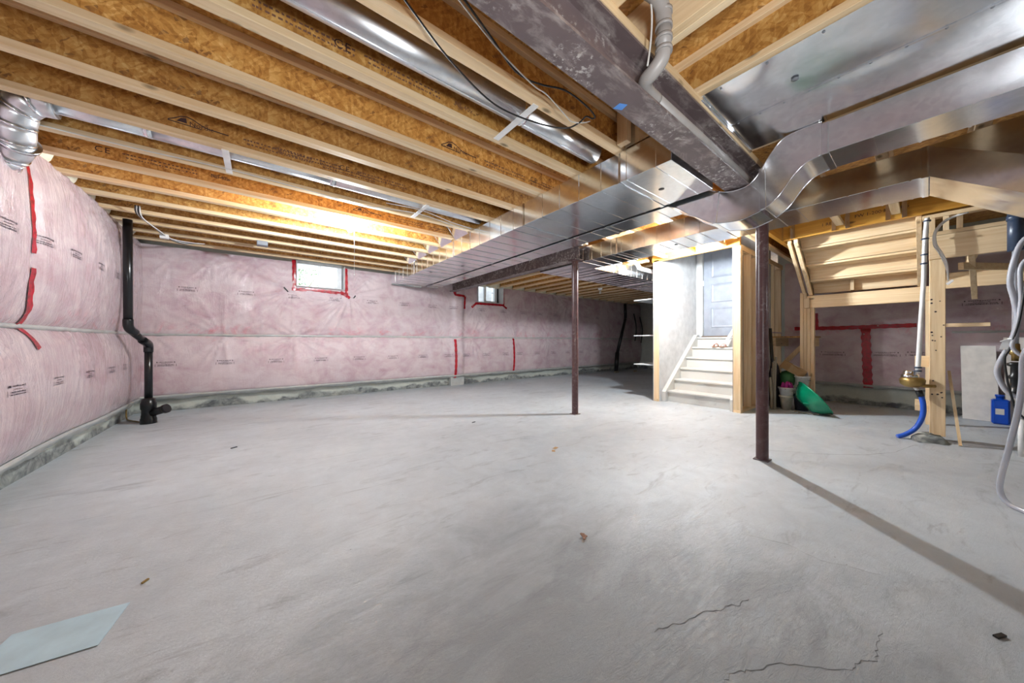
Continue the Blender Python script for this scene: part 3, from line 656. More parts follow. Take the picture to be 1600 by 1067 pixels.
# cross duct beyond the far beam
D5 = thing('cross_duct', (5.6, 3.5, 2.11), 'galvanised cross duct running right behind the tall white wall', 'duct')
for a, c in ((3.56, 4.6), (4.6, 5.8), (5.8, 7.2)): MB().box(a+.0005, c-.0005, 3.115, 3.85, 2.11, 2.325).build('duct_section', GALV, D5, .002)
for xx in (4.6, 5.8): MB().box(xx-.015, xx+.015, 3.108, 3.85, 2.104, 2.109).add([(xx-.015, 3.108, 2.105), (xx+.015, 3.108, 2.105), (xx+.015, 3.108, 2.325), (xx-.015, 3.108, 2.325)], [(0, 1, 2, 3)]).build('drive_cleat', FOIL, D5)
for k in range(20):
    xx = 3.65+.17*k
    if min(abs(xx-4.6), abs(xx-5.8)) > .05: MB().box(xx-.004, xx+.004, 3.111, 3.116, 2.112, 2.32).box(xx-.004, xx+.004, 3.115, 3.85, 2.1065, 2.111).build('stiffening_bead', GALV, D5)
# panned joist bays
PN = thing('sheet_metal_panning', (2.33, -.6, ZJ-.004), 'bright sheet metal panning nailed under the joists at the upper right', 'sheet metal')
def pan(xa, xb, ya, yb_):
    nx, ny = 10, 30; vs_ = []
    for i in range(nx+1):
        for j in range(ny+1):
            x = xa+(xb-xa)*i/nx; y = ya+(yb_-ya)*j/ny
            e = math.sin(math.pi*i/nx); vs_.append((x, y, ZJ-.004-.004*e*math.sin(y*4.1+x*3)-.003*e*math.sin(y*9+1)))
    return MB().add(vs_, [(i*(ny+1)+j, i*(ny+1)+j+1, (i+1)*(ny+1)+j+1, (i+1)*(ny+1)+j) for i in range(nx) for j in range(ny)], True).build('panning_sheet', GALVD, PN)
pan(1.925, 2.335, -2.5, .772); pan(2.335, 2.745, -2.5, .772)
MB().tube([(1.93, .775, ZJ-.012), (2.74, .775, ZJ-.012)], .012, 10).build('rolled_edge', FOIL, PN)
MB().box(2.330, 2.340, -2.5, .77, ZJ-.0095, ZJ-.0085).build('lap_seam', FOIL, PN)
for k in range(12): MB().lathe((2.335, .72-.11*k, ZJ-.0095), [(.006, 0), (.004, -.003), (0, -.004)], 8).build('screw_head', BOXG, PN)
for k in range(8): MB().lathe((1.945, .68-.2*k, ZJ-.006), [(.006, 0), (.004, -.003), (0, -.004)], 8).build('screw_head', BOXG, PN)
MB().lathe((2.17, .42, ZJ-.013), [(0, 0), (.016, 0), (.016, .002)], 14).build('sheet_label', BOXG, PN)
# take-offs at the far end of the wide duct
for k, y in enumerate((3.67, 4.09, 4.51, 4.93, 5.35)):
    tk = thing('take_off_boot', (1.95, y, ZJ), f'bright folded sheet metal take-off above the wide duct, {ORD[k]} one from the near end', 'duct boot', 'take-off boots on the wide duct')
    MB().add([(2.03, y-.16, ZJ-.02), (2.03, y+.16, ZJ-.02), (1.86, y+.15, ZS-.05), (1.86, y-.15, ZS-.05)], [(0, 1, 2, 3)]).build('throat', FOIL, tk)
    for s_ in (-1, 1): MB().add([(2.03, y+s_*.16, ZJ-.02), (2.03, y+s_*.16, ZJ+.05), (1.80, y+s_*.17, ZS-.06), (1.86, y+s_*.15, ZS-.06)], [(0, 1, 2, 3)]).build('wing', FOIL, tk)
# round pipes between the joists
def round_pipe(y, z, x0, x1, r, label, joints, crimp=None):
    root = thing('round_pipe', ((x0+x1)/2, y, z), label, 'round duct')
    xs_ = [x0]+joints+[x1]
    for a, c in zip(xs_, xs_[1:]): MB().tube([(a, y, z), (c, y, z)], r, 28).build('pipe_length', GALVP, root)
    for c in joints: MB().tube([(c-.02, y, z), (c+.02, y, z)], r+.003, 28).build('pipe_joint', FOIL, root)
    MB().box(x0, x1, y-.004, y+.004, z-r-.003, z-r+.001).build('pipe_seam', GALVP, root); return root
round_pipe(1.58, 2.445, XL+.05, 2.03, .068, 'long silver round heating pipe between the two nearest joists', [.0, 1.3])
P2 = round_pipe(3.235, 2.445, -1.02, 2.03, .064, 'silver round pipe between joists, running from the elbow at the left wall', [-.6, .5])
el = thing('pipe_elbow', (-1.1, 3.3, 2.15), 'segmented silver pipe elbow turning into the insulated left wall', 'round duct')
pts = smooth_path([(-.98, 3.235, 2.43), (-1.06, 3.24, 2.42), (-1.12, 3.27, 2.37), (-1.15, 3.31, 2.29), (-1.17, 3.36, 2.21), (-1.21, 3.42, 2.14), (-1.32, 3.48, 2.10)], 3)
for k in range(0, 18, 3):
    MB().tube(pts[k:k+4], [.078, .080, .080, .077], 26).build('gore', GALVP, el)
    MB().tube([pts[k+3]-(pts[k+3]-pts[k+2])*.2, pts[k+3]+(pts[k+3]-pts[k+2])*.2], .083, 26).build('gore_seam', FOIL, el)
fr_ = MB()
for k in range(5): fr_.tube([Vector((-1.16-.03*k, 3.36+.035*k, 2.215-.025*k)), Vector((-1.17-.03*k, 3.375+.035*k, 2.205-.025*k))], .094-.003*(k % 2), 26)
fr_.build('crimp_collar', FOIL, el)
for (x, ya, yb_, lab) in ((1.246, 1.385, 1.775, 'white strap holding the long round pipe between the nearest joists'), (-.20, 3.06, 3.45, 'white strap under the left round pipe'), (1.31, 3.06, 3.45, 'white strap carrying cables between joists near the take-offs')):
    solo('pipe_strap', MB().box(x-.02, x+.02, ya, yb_, ZJ-.006, ZJ-.002).box(x-.02, x+.02, ya-.004, ya, ZJ-.006, ZJ+.03).box(x-.02, x+.02, yb_, yb_+.004, ZJ-.006, ZJ+.03), PVC, lab, 'strap')
# grey vent pipe looping over the near beam
gv = thing('vent_pipe', (1.33, .74, 2.15), 'grey plastic vent pipe bending down beside the near beam and along its flange', 'vent pipe')
g1 = smooth_path([(1.12, .83, 2.55), (1.17, .79, 2.50), (1.24, .735, 2.475), (1.31, .70, 2.45), (1.345, .69, 2.40), (1.352, .688, 2.34)], 5); MB().tube(g1, .031, 18).build('upper_elbow', PVCG, gv)
MB().tube([(1.352, .688, 2.345), (1.352, .69, 2.24)], .030, 18).build('riser', PVCG, gv)
g2 = smooth_path([(1.352, .69, 2.245), (1.35, .695, 2.20), (1.325, .715, 2.155), (1.315, .735, 2.115), (1.34, .75, 2.10), (1.42, .765, 2.103), (1.5, .77, 2.105)], 5)
g2 = smooth_path([(1.352, .69, 2.245), (1.352, .70, 2.205), (1.35, .735, 2.175), (1.36, .775, 2.165), (1.41, .80, 2.16), (1.5, .803, 2.159)], 5); MB().tube(g2, .031, 18).build('lower_elbow', PVCG, gv)
MB().tube([(1.5, .803, 2.159), (2.9, .803, 2.159)], .030, 18).build('run', PVCG, gv)
for z in (2.395, 2.335, 2.285, 2.235): MB().tube([(1.352, .689, z-.008), (1.352, .689, z+.008)], .0345, 18).build('coupling', PVCG, gv)
MB().tube(smooth_path([(1.30, .72, 2.45), (1.312, .72, 2.38), (1.312, .725, 2.28), (1.295, .73, 2.17)], 4), .004, 8).build('tube_line', WIREW, gv)

# ================================================================ CABLES overhead
cb = smooth_path([(.425, 1.24, 2.33), (.682, 1.359, 2.31), (.95, 1.446, 2.30), (1.132, 1.457, 2.30), (1.352, 1.425, 2.31), (1.481, 1.362, 2.31), (1.505, 1.28, 2.31), (1.495, 1.223, 2.31), (1.536, 1.211, 2.31), (1.535, 1.19, 2.31), (1.452, 1.176, 2.32), (1.271, 1.169, 2.32), (1.143, 1.204, 2.31), (1.05, 1.229, 2.31), (.947, 1.219, 2.31), (.8, 1.167, 2.32), (.606, 1.1, 2.33), (.45, 1.06, 2.35)], 6)
cb = smooth_path([(.1, 1.09, 2.345)]+list(cb[:1]), 4)[:-1]+cb
solo('loose_cable', MB().tube(cb, .0045, 8), CABLE, 'black cable hanging in a loop below the nearest joist', 'cable')
solo('loose_wire', MB().tube(smooth_path([(.45, 1.07, 2.34), (.8, 1.172, 2.312), (1.077, 1.229, 2.303), (1.19, 1.24, 2.31), (1.298, 1.265, 2.31), (1.40, 1.29, 2.31), (1.462, 1.303, 2.31), (1.52, 1.27, 2.31), (1.558, 1.243, 2.32)], 6), .0032, 8), WIREW, 'thin pale wire hanging beside the black cable loop', 'wire')
solo('joist_cable', MB().tube(smooth_path([(-1.2, 3.42, 2.36), (-.7, 3.40, 2.35), (-.2, 3.37, 2.353), (.3, 3.40, 2.352), (.8, 3.43, 2.35), (1.31, 3.30, 2.348), (1.8, 3.40, 2.35), (2.02, 3.46, 2.37)], 6), .0045, 8), WIREW, 'pale cable running under the joist past the left round pipe', 'cable')
solo('joist_cable', MB().tube(smooth_path([(1.0, 3.36, 2.40), (1.31, 3.20, 2.35), (1.7, 3.33, 2.36), (2.02, 3.40, 2.37)], 6), .0045, 8), WIREW, 'short pale cable passing the strap toward the take-offs', 'cable')
q = thing('cable_bundle', (-1.0, 5.4, 2.3), 'bundle of pale cables hanging by the black drain pipe in the left corner', 'cable')
for k in range(4):
    MB().tube(smooth_path([(-1.02+.01*k, 5.0, 2.40), (-1.03+.012*k, 5.12, 2.34-.008*k), (-.96+.01*k, 5.45, 2.30-.006*k), (-.90+.01*k, 5.75, 2.27), (-.80+.03*k, 5.95, 2.27+.01*k), (-.70+.03*k, 6.1, 2.34)], 5), .006, 8).build('cable', WIREW if k % 2 else CABLE, q)
MB().box(-.955, -.885, 5.62, 5.68, 2.24, 2.29).build('cable_tag', PAPERW, q)
solo('junction_box', MB().box(-.045, .075, 5.505, 5.625, ZJ-.06, ZJ), BOXG, 'small grey metal box hanging under the joists left of the window', 'electrical box', bevel=.006)
solo('painter_tape', MB().add([(1.33, .925, 2.1135), (1.372, .905, 2.1135), (1.362, .868, 2.1135), (1.325, .885, 2.1135), (1.33, .925, 2.1145), (1.372, .905, 2.1145), (1.362, .868, 2.1145), (1.325, .885, 2.1145)], [(0, 1, 2, 3), (4, 5, 6, 7), (0, 1, 5, 4), (1, 2, 6, 5), (2, 3, 7, 6), (3, 0, 4, 7)]), BLUET, 'torn piece of blue painter tape on the near steel beam', 'tape')

# ================================================================ LIGHTS (bare bulbs)
def bulb(x, y, zt, m, label, chain=0):
    root = thing('bare_bulb', (x, y, zt), label, 'light bulb')
    MB().lathe((x, y, zt), [(.0, .0), (.055, 0), (.055, -.012), (.035, -.03), (.028, -.05), (.0, -.05)], 20).build('lamp_holder', PVC, root)
    MB().lathe((x, y, zt-.05), [(.013, 0), (.014, -.02), (.024, -.04), (.030, -.062), (.028, -.082), (.016, -.096), (.0, -.10)], 20).build('glass_bulb', m, root)
    if chain: MB().tube([(x+.045, y, zt-.02), (x+.047, y, zt-.15), (x+.047, y, zt-chain)], .0025, 6).build('pull_chain', PVC, root); MB().lathe((x+.047, y, zt-chain-.02), [(0, 0), (.006, .004), (.006, .016), (0, .022)], 8).build('chain_knob', PVC, root)
    return root
bulb(.80, 4.04, ZJ+.035, EM_L, 'glaring bare bulb with a pull chain under the left joists', .62)
solo('bulb_mount', MB().box(.72, .88, 3.96, 4.12, ZJ+.036, ZJ+.07), BOXG, 'metal box above the glaring bulb between the left joists', 'electrical box', bevel=.004)
bulb(4.63, 2.18, ZJ+.03, EM_S, 'glaring bare bulb by the white stairs')
bulb(1.6, -2.4, ZJ, EM_R, 'added fill bulb behind the camera')  # unseen extra bulb, added to fill the room from behind
lh = thing('unlit_lamp_holder', (6.84, 5.135, ZJ), 'small unlit bulb holder under the far joists', 'light fixture')
MB().lathe((6.84, 5.135, ZJ), [(0, 0), (.06, 0), (.06, -.02), (.035, -.05), (.0, -.05)], 16).build('holder', PVC, lh); MB().lathe((6.84, 5.135, ZJ-.05), [(.014, 0), (.03, -.05), (.028, -.08), (0, -.1)], 16).build('glass_bulb', CREAM, lh)

# ================================================================ WHITE STAIRS, STAIRWELL AND DOOR
SW0, SW1 = 1.70, 2.74; XD = 6.62
b = MB(); b.box(5.245, XD, 2.74, 2.752, 0, 2.55); b.box(5.30, XD, 2.74, 2.752, 2.55, 3.35); struct('wall_stair_left', b, WALLW)
struct('wall_stair_back', MB().box(XD, XE, 2.745, 2.87, 0, 2.6), WALLW)
b = MB(); b.box(XD, XD+.1, SW0-.09, 1.79, 0, 3.35); b.box(XD, XD+.1, 2.62, SW1+.13, 0, 3.35); b.box(XD, XD+.1, 1.79, 2.62, 0, 1.08); b.box(XD, XD+.1, 1.79, 2.62, 3.14, 3.35)
b.box(5.29, 5.30, SW0-.1, 2.87, 2.6, 3.35); b.box(5.29, 6.72, SW0-.1, 2.87, 3.35, 3.37); b.box(5.3, XD, SW0-.012, SW0, 2.6, 3.35)
struct('wall_stairwell_upper', b, WALLW)
d = struct('door_1', MB().box(XD+.02, XD+.06, 1.80, 2.61, 1.105, 3.13), DOORW)
for (y0, y1, z0, z1) in ((1.92, 2.49, 2.18, 2.98), (1.92, 2.49, 1.72, 2.07), (1.92, 2.49, 1.25, 1.63)):
    b = MB(); t_ = .018
    b.add([(XD+.021, y0, z0), (XD+.021, y1, z0), (XD+.021, y1, z1), (XD+.021, y0, z1), (XD+.012, y0+t_, z0+t_), (XD+.012, y1-t_, z0+t_), (XD+.012, y1-t_, z1-t_), (XD+.012, y0+t_, z1-t_), (XD+.018, y0+.045, z0+.045), (XD+.018, y1-.045, z0+.045), (XD+.018, y1-.045, z1-.045), (XD+.018, y0+.045, z1-.045)],
        [(0,1,5,4),(1,2,6,5),(2,3,7,6),(3,0,4,7),(4,5,9,8),(5,6,10,9),(6,7,11,10),(7,4,8,11),(8,9,10,11)]); b.build('door_panel', DOORW, d)
for z in (1.3, 2.1, 2.95): MB().box(XD+.006, XD+.02, 2.605, 2.62, z-.05, z+.05).build('hinge', FOIL, d)
b = MB(); b.box(XD-.018, XD+.0, 2.625, 2.715, 1.09, 3.2); b.box(XD-.024, XD-.018, 2.695, 2.715, 1.09, 3.2); b.box(XD-.018, XD, 1.705, 1.785, 1.09, 3.2); b.box(XD-.018, XD, 1.705, 2.715, 3.14, 3.22); struct('trim_1', b, TRIMW)
struct('trim_2', MB().box(XD-.06, XD+.02, 1.79, 2.62, 1.083, 1.104), plain('dark_threshold', (.14, .09, .06), .5))
stairs = thing('white_stairs', (5.3, 2.2, 0), 'worn white painted basement stairs rising to the pale grey door', 'stairs')
for i in range(6):
    xn = 5.37+.226*i; z = .18*(i+1)
    MB().box(xn+.025, xn+.045, SW0+.045, SW1-.065, .18*i+.002 if i == 0 else .18*i, z-.03).build('riser', STAIRW, stairs)
    x1 = xn+.27 if i < 5 else XD-.062
    MB().box(xn, x1, SW0+.045, SW1-.065, z-.03, z).build('tread', STAIRW, stairs, .006)
for (y0, y1) in ((SW1-.065, SW1-.001), (SW0+.002, SW0+.044)):
    s_ = .18/.226; P = [(5.305, 0), (5.305, .165), (5.30+1.21, .165+1.205*s_), (5.30+1.31, .165+1.205*s_), (6.60, 0)]
    vs_ = [(x, y0, z) for x, z in P]+[(x, y1, z) for x, z in P]; n_ = len(P)
    MB().add(vs_, [tuple(range(n_)), tuple(range(n_, 2*n_))]+[(i, (i+1) % n_, n_+(i+1) % n_, n_+i) for i in range(n_)]).build('stringer', STAIRW, stairs, .003)
solo('white_board', MB().bar((6.37, 2.20, .905), (6.46, 1.80, 1.66), .05, .022, up=(1, 0, 0)), TRIMW, 'white slat leaning across the top of the white stairs', 'board')
for k, (y, rz) in enumerate(((2.30, .2), (2.18, -.1))):
    q = thing('sandal', (6.37, y, .90), ['brown strappy sandal on the top white stair, left one of the pair', 'brown strappy sandal on the top white stair, right one of the pair'][k], 'sandal')
    b = MB(); prof = [(-.10, .022), (-.09, .034), (-.03, .030), (.03, .034), (.08, .042), (.115, .030), (.125, .012)]
    vs_ = []
    for (dx, hw) in prof:
        for (sy, zz) in ((-1, 0), (1, 0), (1, .014), (-1, .014)): vs_.append((6.37-dx, y+sy*hw, .9005+zz))
    b.add(vs_, [(4*i+j, 4*i+(j+1) % 4, 4*i+4+(j+1) % 4, 4*i+4+j) for i in range(len(prof)-1) for j in range(4)]+[(0,1,2,3), tuple(4*(len(prof)-1)+j for j in range(4))]); b.build('sole', SANDAL, q)
    for dx, hh in ((.045, .045), (.0, .055)):
        MB().tube([(6.37-dx, y-.038, .912), (6.37-dx, y-.025, .912+hh*.7), (6.37-dx, y, .912+hh), (6.37-dx, y+.025, .912+hh*.7), (6.37-dx, y+.038, .912)], .007, 6).build('strap', SANDP if dx else SANDAL, q)
# left stud wall
def stud(parent, x0, x1, y0, y1, z0, z1, m=None): return MB().box(x0, x1, y0, y1, z0, z1).build('stud', m or WZ, parent, .002)
SL = thing('stud_wall', (5.26, 2.80, 0), 'stud wall carrying the tall white drywall left of the white stairs', 'wall framing')
for x in (5.24, 5.65, 6.05, 6.46): stud(SL, x, x+.038, 2.753, 2.842, .038, 2.284)
MB().box(5.24, 6.60, 2.753, 2.842, 0, .038).build('bottom_plate', WX, SL); MB().box(5.24, 6.60, 2.753, 2.842, 2.284, 2.36).build('top_plate', WX, SL)
MB().box(5.245, XD, 2.843, 2.855, 0, 2.36).build('drywall_board', WALLW, SL)
for z, lab in ((1.745, 'topmost'), (1.112, 'middle'), (.60, 'lowest')):
    solo('wall_shelf', MB().box(5.33, 6.4, 2.857, 3.27, z-.016, z), TRIMW, f'{lab} of the three white shelves behind the left stud of the stairwell', 'shelf', 'white shelves behind the stairwell', .003)
# right stud wall
SR = thing('stud_wall', (5.3, 1.645, 0), 'open stud wall standing along the right side of the white stairs', 'wall framing')
for x in (5.27, 5.31, 5.67, 5.98, 6.05, 6.46, 6.87, 7.28): stud(SR, x, x+.037, 1.60, 1.688, .038, 2.284)
MB().box(5.27, 7.4, 1.60, 1.688, 0, .038).build('bottom_plate', WX, SR); MB().box(5.27, 7.4, 1.60, 1.688, 2.284, 2.36).build('top_plate', WX, SR)
MB().box(5.275, XD, 1.689, 1.699, .0, 2.6).build('drywall_board', BACKD, SR)
MB().box(5.275, XD, 1.6992, 1.7005, .0, 2.6).build('white_face', WALLW, SR)
MB().box(6.3, 7.3, 1.585, 1.599, 1.14, 1.16).build('metal_strap', FOIL, SR)
# landing framing seen behind the studs
LF = thing('timber_platform', (7.0, 1.2, .9), 'short timber landing frame in the shadow behind the stud wall', 'framing')
MB().box(6.62, 7.4, 1.12, 1.16, .92, 1.06).build('rim_board', WX, LF); MB().box(6.62, 7.4, 1.52, 1.56, .92, 1.06).build('rim_board', WX, LF); MB().box(6.62, 7.4, 1.10, 1.585, 1.065, 1.083).build('deck_board', OSBZ, LF)
for x in (6.65, 7.3): MB().box(x, x+.04, 1.16, 1.2, 0, .92).build('leg', WZ, LF)
MB().bar((6.66, 1.50, .55), (6.66, 1.16, .98), .038, .06).build('brace', WZ, LF)

# ================================================================ UPPER STAIR FLIGHT seen from below
YA, YB2 = .04, 1.07
lv = solo('stair_header', MB().box(5.40, 5.445, -1.6, 1.16, 2.315, 2.598), LVLY, 'yellow laminated header beam above the upper stair flight', 'header beam')
ME_R1 = text_mesh('1 RES 0.5', .05); ME_R2 = text_mesh('FW 1-200 XXX 0.5', .05)
stamp(ME_R1, lv, FACE_NX(5.3985, .80, 2.40), INK); stamp(ME_R2, lv, FACE_NX(5.3985, .52, 2.42), INK)
solo('stair_rim_beam', MB().box(3.5, 7.4, 1.175, 1.22, 2.315, 2.598), LVLX, 'yellow laminated beam running above the left side of the upper stair flight', 'header beam')
solo('stair_rim_beam', MB().box(5.24, 5.285, 1.60, 2.87, 2.335, 2.598), LVLY, 'yellow lit laminated beam across the top of the white stairwell opening', 'header beam')
for (y, lab) in ((1.12, 'joist hanger at the corner of the yellow header'), (.632, 'joist hanger at the left short joist'), (.21, 'joist hanger at the right short joist')):
    solo('joist_hanger', MB().box(5.388, 5.399, y-.075, y-.04, 2.32, 2.56).box(5.33, 5.399, y-.044, y-.04, 2.33, 2.45).box(5.388, 5.399, y+.04, y+.075, 2.32, 2.56), FOIL, 'galvanised '+lab, 'bracket')
UF = thing('upper_stairs', (6.0, .55, 1.69), 'unpainted wooden upper stair flight seen from underneath', 'stairs')
RX = [6.42, 6.17, 5.91, 5.655]
for i in range(4):
    z0 = 1.70+.178*i; x = RX[i]
    MB().box(x, x+.018, YA+.04, YB2-.04, z0-.0, z0+.150).build('riser', WY, UF, .002)
    MB().box(max(x-.24, 5.449), x+.032, YA+.04, YB2-.04, z0+.150, z0+.176).build('tread', WY, UF, .002)
MB().box(5.448, 5.466, YA+.04, YB2-.04, 2.40, 2.58).build('riser', WY, UF, .002)
for (y0, y1, nm) in ((YB2-.04, YB2, 'stringer'), (YA, YA+.04, 'stringer')):
    P = [(5.455, 2.40), (5.455, 2.28), (5.62, 2.28), (6.36, 1.695), (6.48, 1.695), (6.48, 1.86)]
    P = [(5.46, 2.56), (5.46, 2.20), (6.345, 1.57), (6.44, 1.57), (6.44, 1.87)]
    P = [(5.46, 2.40), (5.46, 2.28), (6.33, 1.675), (6.46, 1.691), (6.46, 1.72)]
    n_ = len(P); vs_ = [(x, y0, z) for x, z in P]+[(x, y1, z) for x, z in P]
    MB().add(vs_, [tuple(range(n_)), tuple(range(n_, 2*n_))]+[(i, (i+1) % n_, n_+(i+1) % n_, n_+i) for i in range(n_)]).build(nm, WX, UF, .002)
    # sawtooth blocks between stringer and each step
    for i in range(4):
        z0 = 1.70+.178*i; x = RX[i]; T = [(x, z0-.03), (x, z0+.15), (max(x-.24, 5.449), z0+.15)]
        MB().add([(a, y0, c) for a, c in T]+[(a, y1, c) for a, c in T], [(0,1,2),(3,4,5),(0,1,4,3),(1,2,5,4),(2,0,3,5)]).build('step_block', WX, UF)
MB().box(6.34, 6.42, .615, .65, 1.70, 1.845).build('centre_block', WZ, UF, .002)
MB().bar((5.475, 1.115, 2.30), (6.32, 1.115, 1.72), .036, .06).build('outer_stringer', WX, UF, .002)
LH = thing('landing_header', (6.36, .55, 1.5), 'solid timber header under the foot of the upper stairs', 'header beam')
MB().box(6.335, 6.373, -.02, 1.09, 1.49, 1.665).build('plank', WY, LH, .002); MB().box(6.375, 6.413, -.02, 1.09, 1.49, 1.665).build('plank', WY, LH, .002)
MB().box(6.414, 7.45, -.02, 1.10, 1.655, 1.672).build('deck_board', OSBZ, LH)
MB().box(6.29, 6.328, 1.06, 1.12, 1.49, 1.63).build('end_block', WZ, LH, .002)
PL = thing('built_up_post', (6.37, 1.12, 0), 'built-up stud post under the left end of the landing header', 'post')
for k in range(4): stud(PL, 6.33, 6.415, 1.014+.039*k, 1.051+.039*k, 0.001, 1.488 if k < 2 else 1.72)
solo('landing_post', MB().box(6.34, 6.41, -.02, .02, 0, 1.488), WZ, 'timber post under the right end of the landing header', 'post')
PR = thing('nail_holed_post', (5.43, -.055, .04), 'nail-pocked timber post on a concrete lump, nearest wooden post at the right', 'post')
MB().box(5.40, 5.438, -.108, -.008, .045, 1.83).build('stud', WZ, PR, .003); MB().box(5.439, 5.477, -.108, -.008, .045, 1.83).build('stud', WZ, PR, .003)
rg = random.Random(4)
for k in range(17): MB().lathe((5.3995, -.1+rg.random()*.085, .35+1.3*rg.random()), [(0, 0), (rg.uniform(.005, .009), 0), (.003, .001)], 8, axis=(-1, 0, 0)).build('nail_hole', INK, PR)
b = MB(); n_ = 14; rg = random.Random(9); rings = [(.0, 1.0), (.035, .9), (.06, .68), (.066, .0)]; vs_ = []
for (zz, sc) in rings:
    for k in range(n_):
        a = 2*math.pi*k/n_; r_ = (1+.25*math.sin(3*a+1)+.1*rg.uniform(-1, 1))*sc
        vs_.append((5.34+.20*math.cos(a)*r_, -.0+.11*math.sin(a)*r_, max(.0005, zz*(1+.15*rg.uniform(-1, 1)))))
b.add(vs_, [(i*n_+k, i*n_+(k+1) % n_, (i+1)*n_+(k+1) % n_, (i+1)*n_+k) for i in range(3) for k in range(n_)], True); solo('concrete_lump', b, FOUND, 'rough lump of concrete at the foot of the nail-pocked post', 'concrete')
# framing to the right of that post
RF = thing('landing_wall_frame', (5.45, -.6, 1.83), 'pale timber landing frame at the right, above the shadowed pink wall', 'framing')
MB().box(5.40, 5.44, -1.5, -.005, 1.835, 2.07).build('rim_joist', WY, RF, .002)
MB().box(5.395, 5.485, -1.5, -.005, 2.072, 2.11).build('bottom_plate', WY, RF, .002); MB().box(5.395, 5.485, -1.5, .035, 2.255, 2.293).build('top_plate', WY, RF, .002)
for y in (-.045, -.13, -.21, -.62, -1.0): stud(RF, 5.40, 5.485, y, y+.037, 2.111, 2.254)
MB().box(6.34, 6.38, -1.5, -.02, 1.62, 1.80).build('far_joist', WY, RF, .002); MB().box(5.445, 6.34, -.30, -.26, 1.84, 2.03).build('cross_joist', WX, RF, .002); MB().box(5.445, 6.34, -.72, -.68, 1.84, 2.03).build('cross_joist', WX, RF, .002)
MB().bar((5.46, -.26, 1.86), (6.5, -.33, 1.52), .04, .07).build('brace', WX, RF, .002)
MB().bar((5.50, -.20, 1.75), (6.3, -.52, 1.80), .035, .07).build('brace', WX, RF, .002)
solo('ledge_board', MB().box(5.405, 5.475, -.36, -.1085, 1.145, 1.18), WY, 'short wooden ledge board fixed beside the nail-pocked post', 'board', bevel=.002)
for z, lab in ((.735, 'upper'), (.275, 'lower')): solo('pipe_blocking', MB().box(5.44, 5.48, -.006, .085, z, z+.115), WY, f'{lab} wood block between the nail-pocked post and the water pipe', 'wood block', bevel=.002)
solo('leaning_stick', MB().bar((5.276, -.19, .004), (5.52, -.13, .70), .03, .02, up=(0, 1, 0)), WZ, 'thin wooden stick leaning on the nail-pocked post', 'stick')

# ================================================================ WATER PIPE, METER
wp = thing('water_pipe', (5.3, .07, .5), 'white water pipe with dark clips rising beside the nail-pocked post', 'pipe')
pz = [(5.33, .005, 2.25), (5.325, .015, 2.1), (5.32, .022, 1.9), (5.318, .028, 1.6), (5.31, .045, 1.2), (5.30, .065, .68)]
MB().tube(smooth_path(pz, 5), .0175, 14).build('pipe', PVC, wp)
for z, y, x in ((2.22, .006, 5.33), (2.04, .018, 5.323), (1.88, .023, 5.32), (1.79, .025, 5.319), (.735, .062, 5.30), (.70, .063, 5.30)): MB().lathe((x, y, z), [(.020, -.007), (.026, -.007), (.026, .007), (.020, .007)], 14).build('pipe_clip', ABSB, wp)
wm = thing('water_meter', (5.32, .09, .5), 'tarnished brass water meter at the foot of the white water pipe', 'water meter')
MB().lathe((5.32, .10, .53), [(0, 0), (.05, .0), (.085, .03), (.09, .075), (.075, .10), (0, .10)], 20).build('body', BRASS, wm)
MB().lathe((5.32, .115, .632), [(.06, 0), (.062, .025), (.05, .03), (.05, .055), (.042, .068), (0, .068)], 20).build('register', FOIL, wm)
MB().tube([(5.31, .06, .56), (5.305, .02, .55), (5.36, -.04, .55)], .018, 12).build('side_fitting', BRASS, wm); MB().tube([(5.315, .085, .53), (5.31, .06, .49)], .014, 12).build('inlet', PVC, wm)
MB().tube([(5.31, .06, .50), (5.31, .045, .44)], .026, 12).build('coupling', BLACKP, wm)
solo('blue_supply_tube', MB().tube(smooth_path([(5.31, .045, .46), (5.31, .03, .36), (5.305, .035, .24), (5.29, .075, .12), (5.25, .14, .045), (5.22, .20, .012)], 6), [.021]*25+[.021]*5+[.016], 14), BLUEP, 'blue water supply tube rising from the floor to the meter', 'tube')

# ================================================================ BLACK DRAIN PIPES
dp = thing('drain_pipe', (-1.05, 5.9, 0), 'black plastic drain pipe with an offset in the left corner', 'drain pipe')
DX = -1.085
UX, UY = -1.175, 5.48
MB().tube([(UX, UY, 2.36), (UX, UY+.02, 1.20)], .038, 18).build('upper_pipe', ABS, dp); MB().tube([(UX, UY+.04, 1.14), (DX, 5.78, .975)], .036, 18).build('offset_pipe', ABS, dp); MB().tube([(DX, 5.847, .94), (DX, 5.847, .28)], .036, 18).build('lower_pipe', ABS, dp)
MB().tube(smooth_path([(UX, UY+.02, 1.25), (UX, UY+.025, 1.18), (UX+.01, UY+.05, 1.135), (UX+.03, UY+.12, 1.10)], 4), .043, 18).build('elbow', ABS, dp); MB().tube(smooth_path([(DX-.02, 5.70, 1.015), (DX, 5.80, .975), (DX, 5.845, .94), (DX, 5.847, .87)], 4), .043, 18).build('elbow', ABS, dp)
MB().lathe((DX, 5.847, 0), [(.072, 0.001), (.072, .06), (.066, .07), (.066, .10), (.062, .11), (.062, .17), (.070, .18), (.070, .25), (.064, .26), (.058, .30), (.036, .31)], 22).build('backwater_fitting', ABS, dp)
MB().tube([(DX+.04, 5.82, .13), (DX+.15, 5.76, .17)], .045, 18).build('cleanout_branch', ABS, dp); MB().tube([(DX+.145, 5.763, .168), (DX+.175, 5.747, .180)], .055, 18).build('cleanout_cap', ABS, dp)
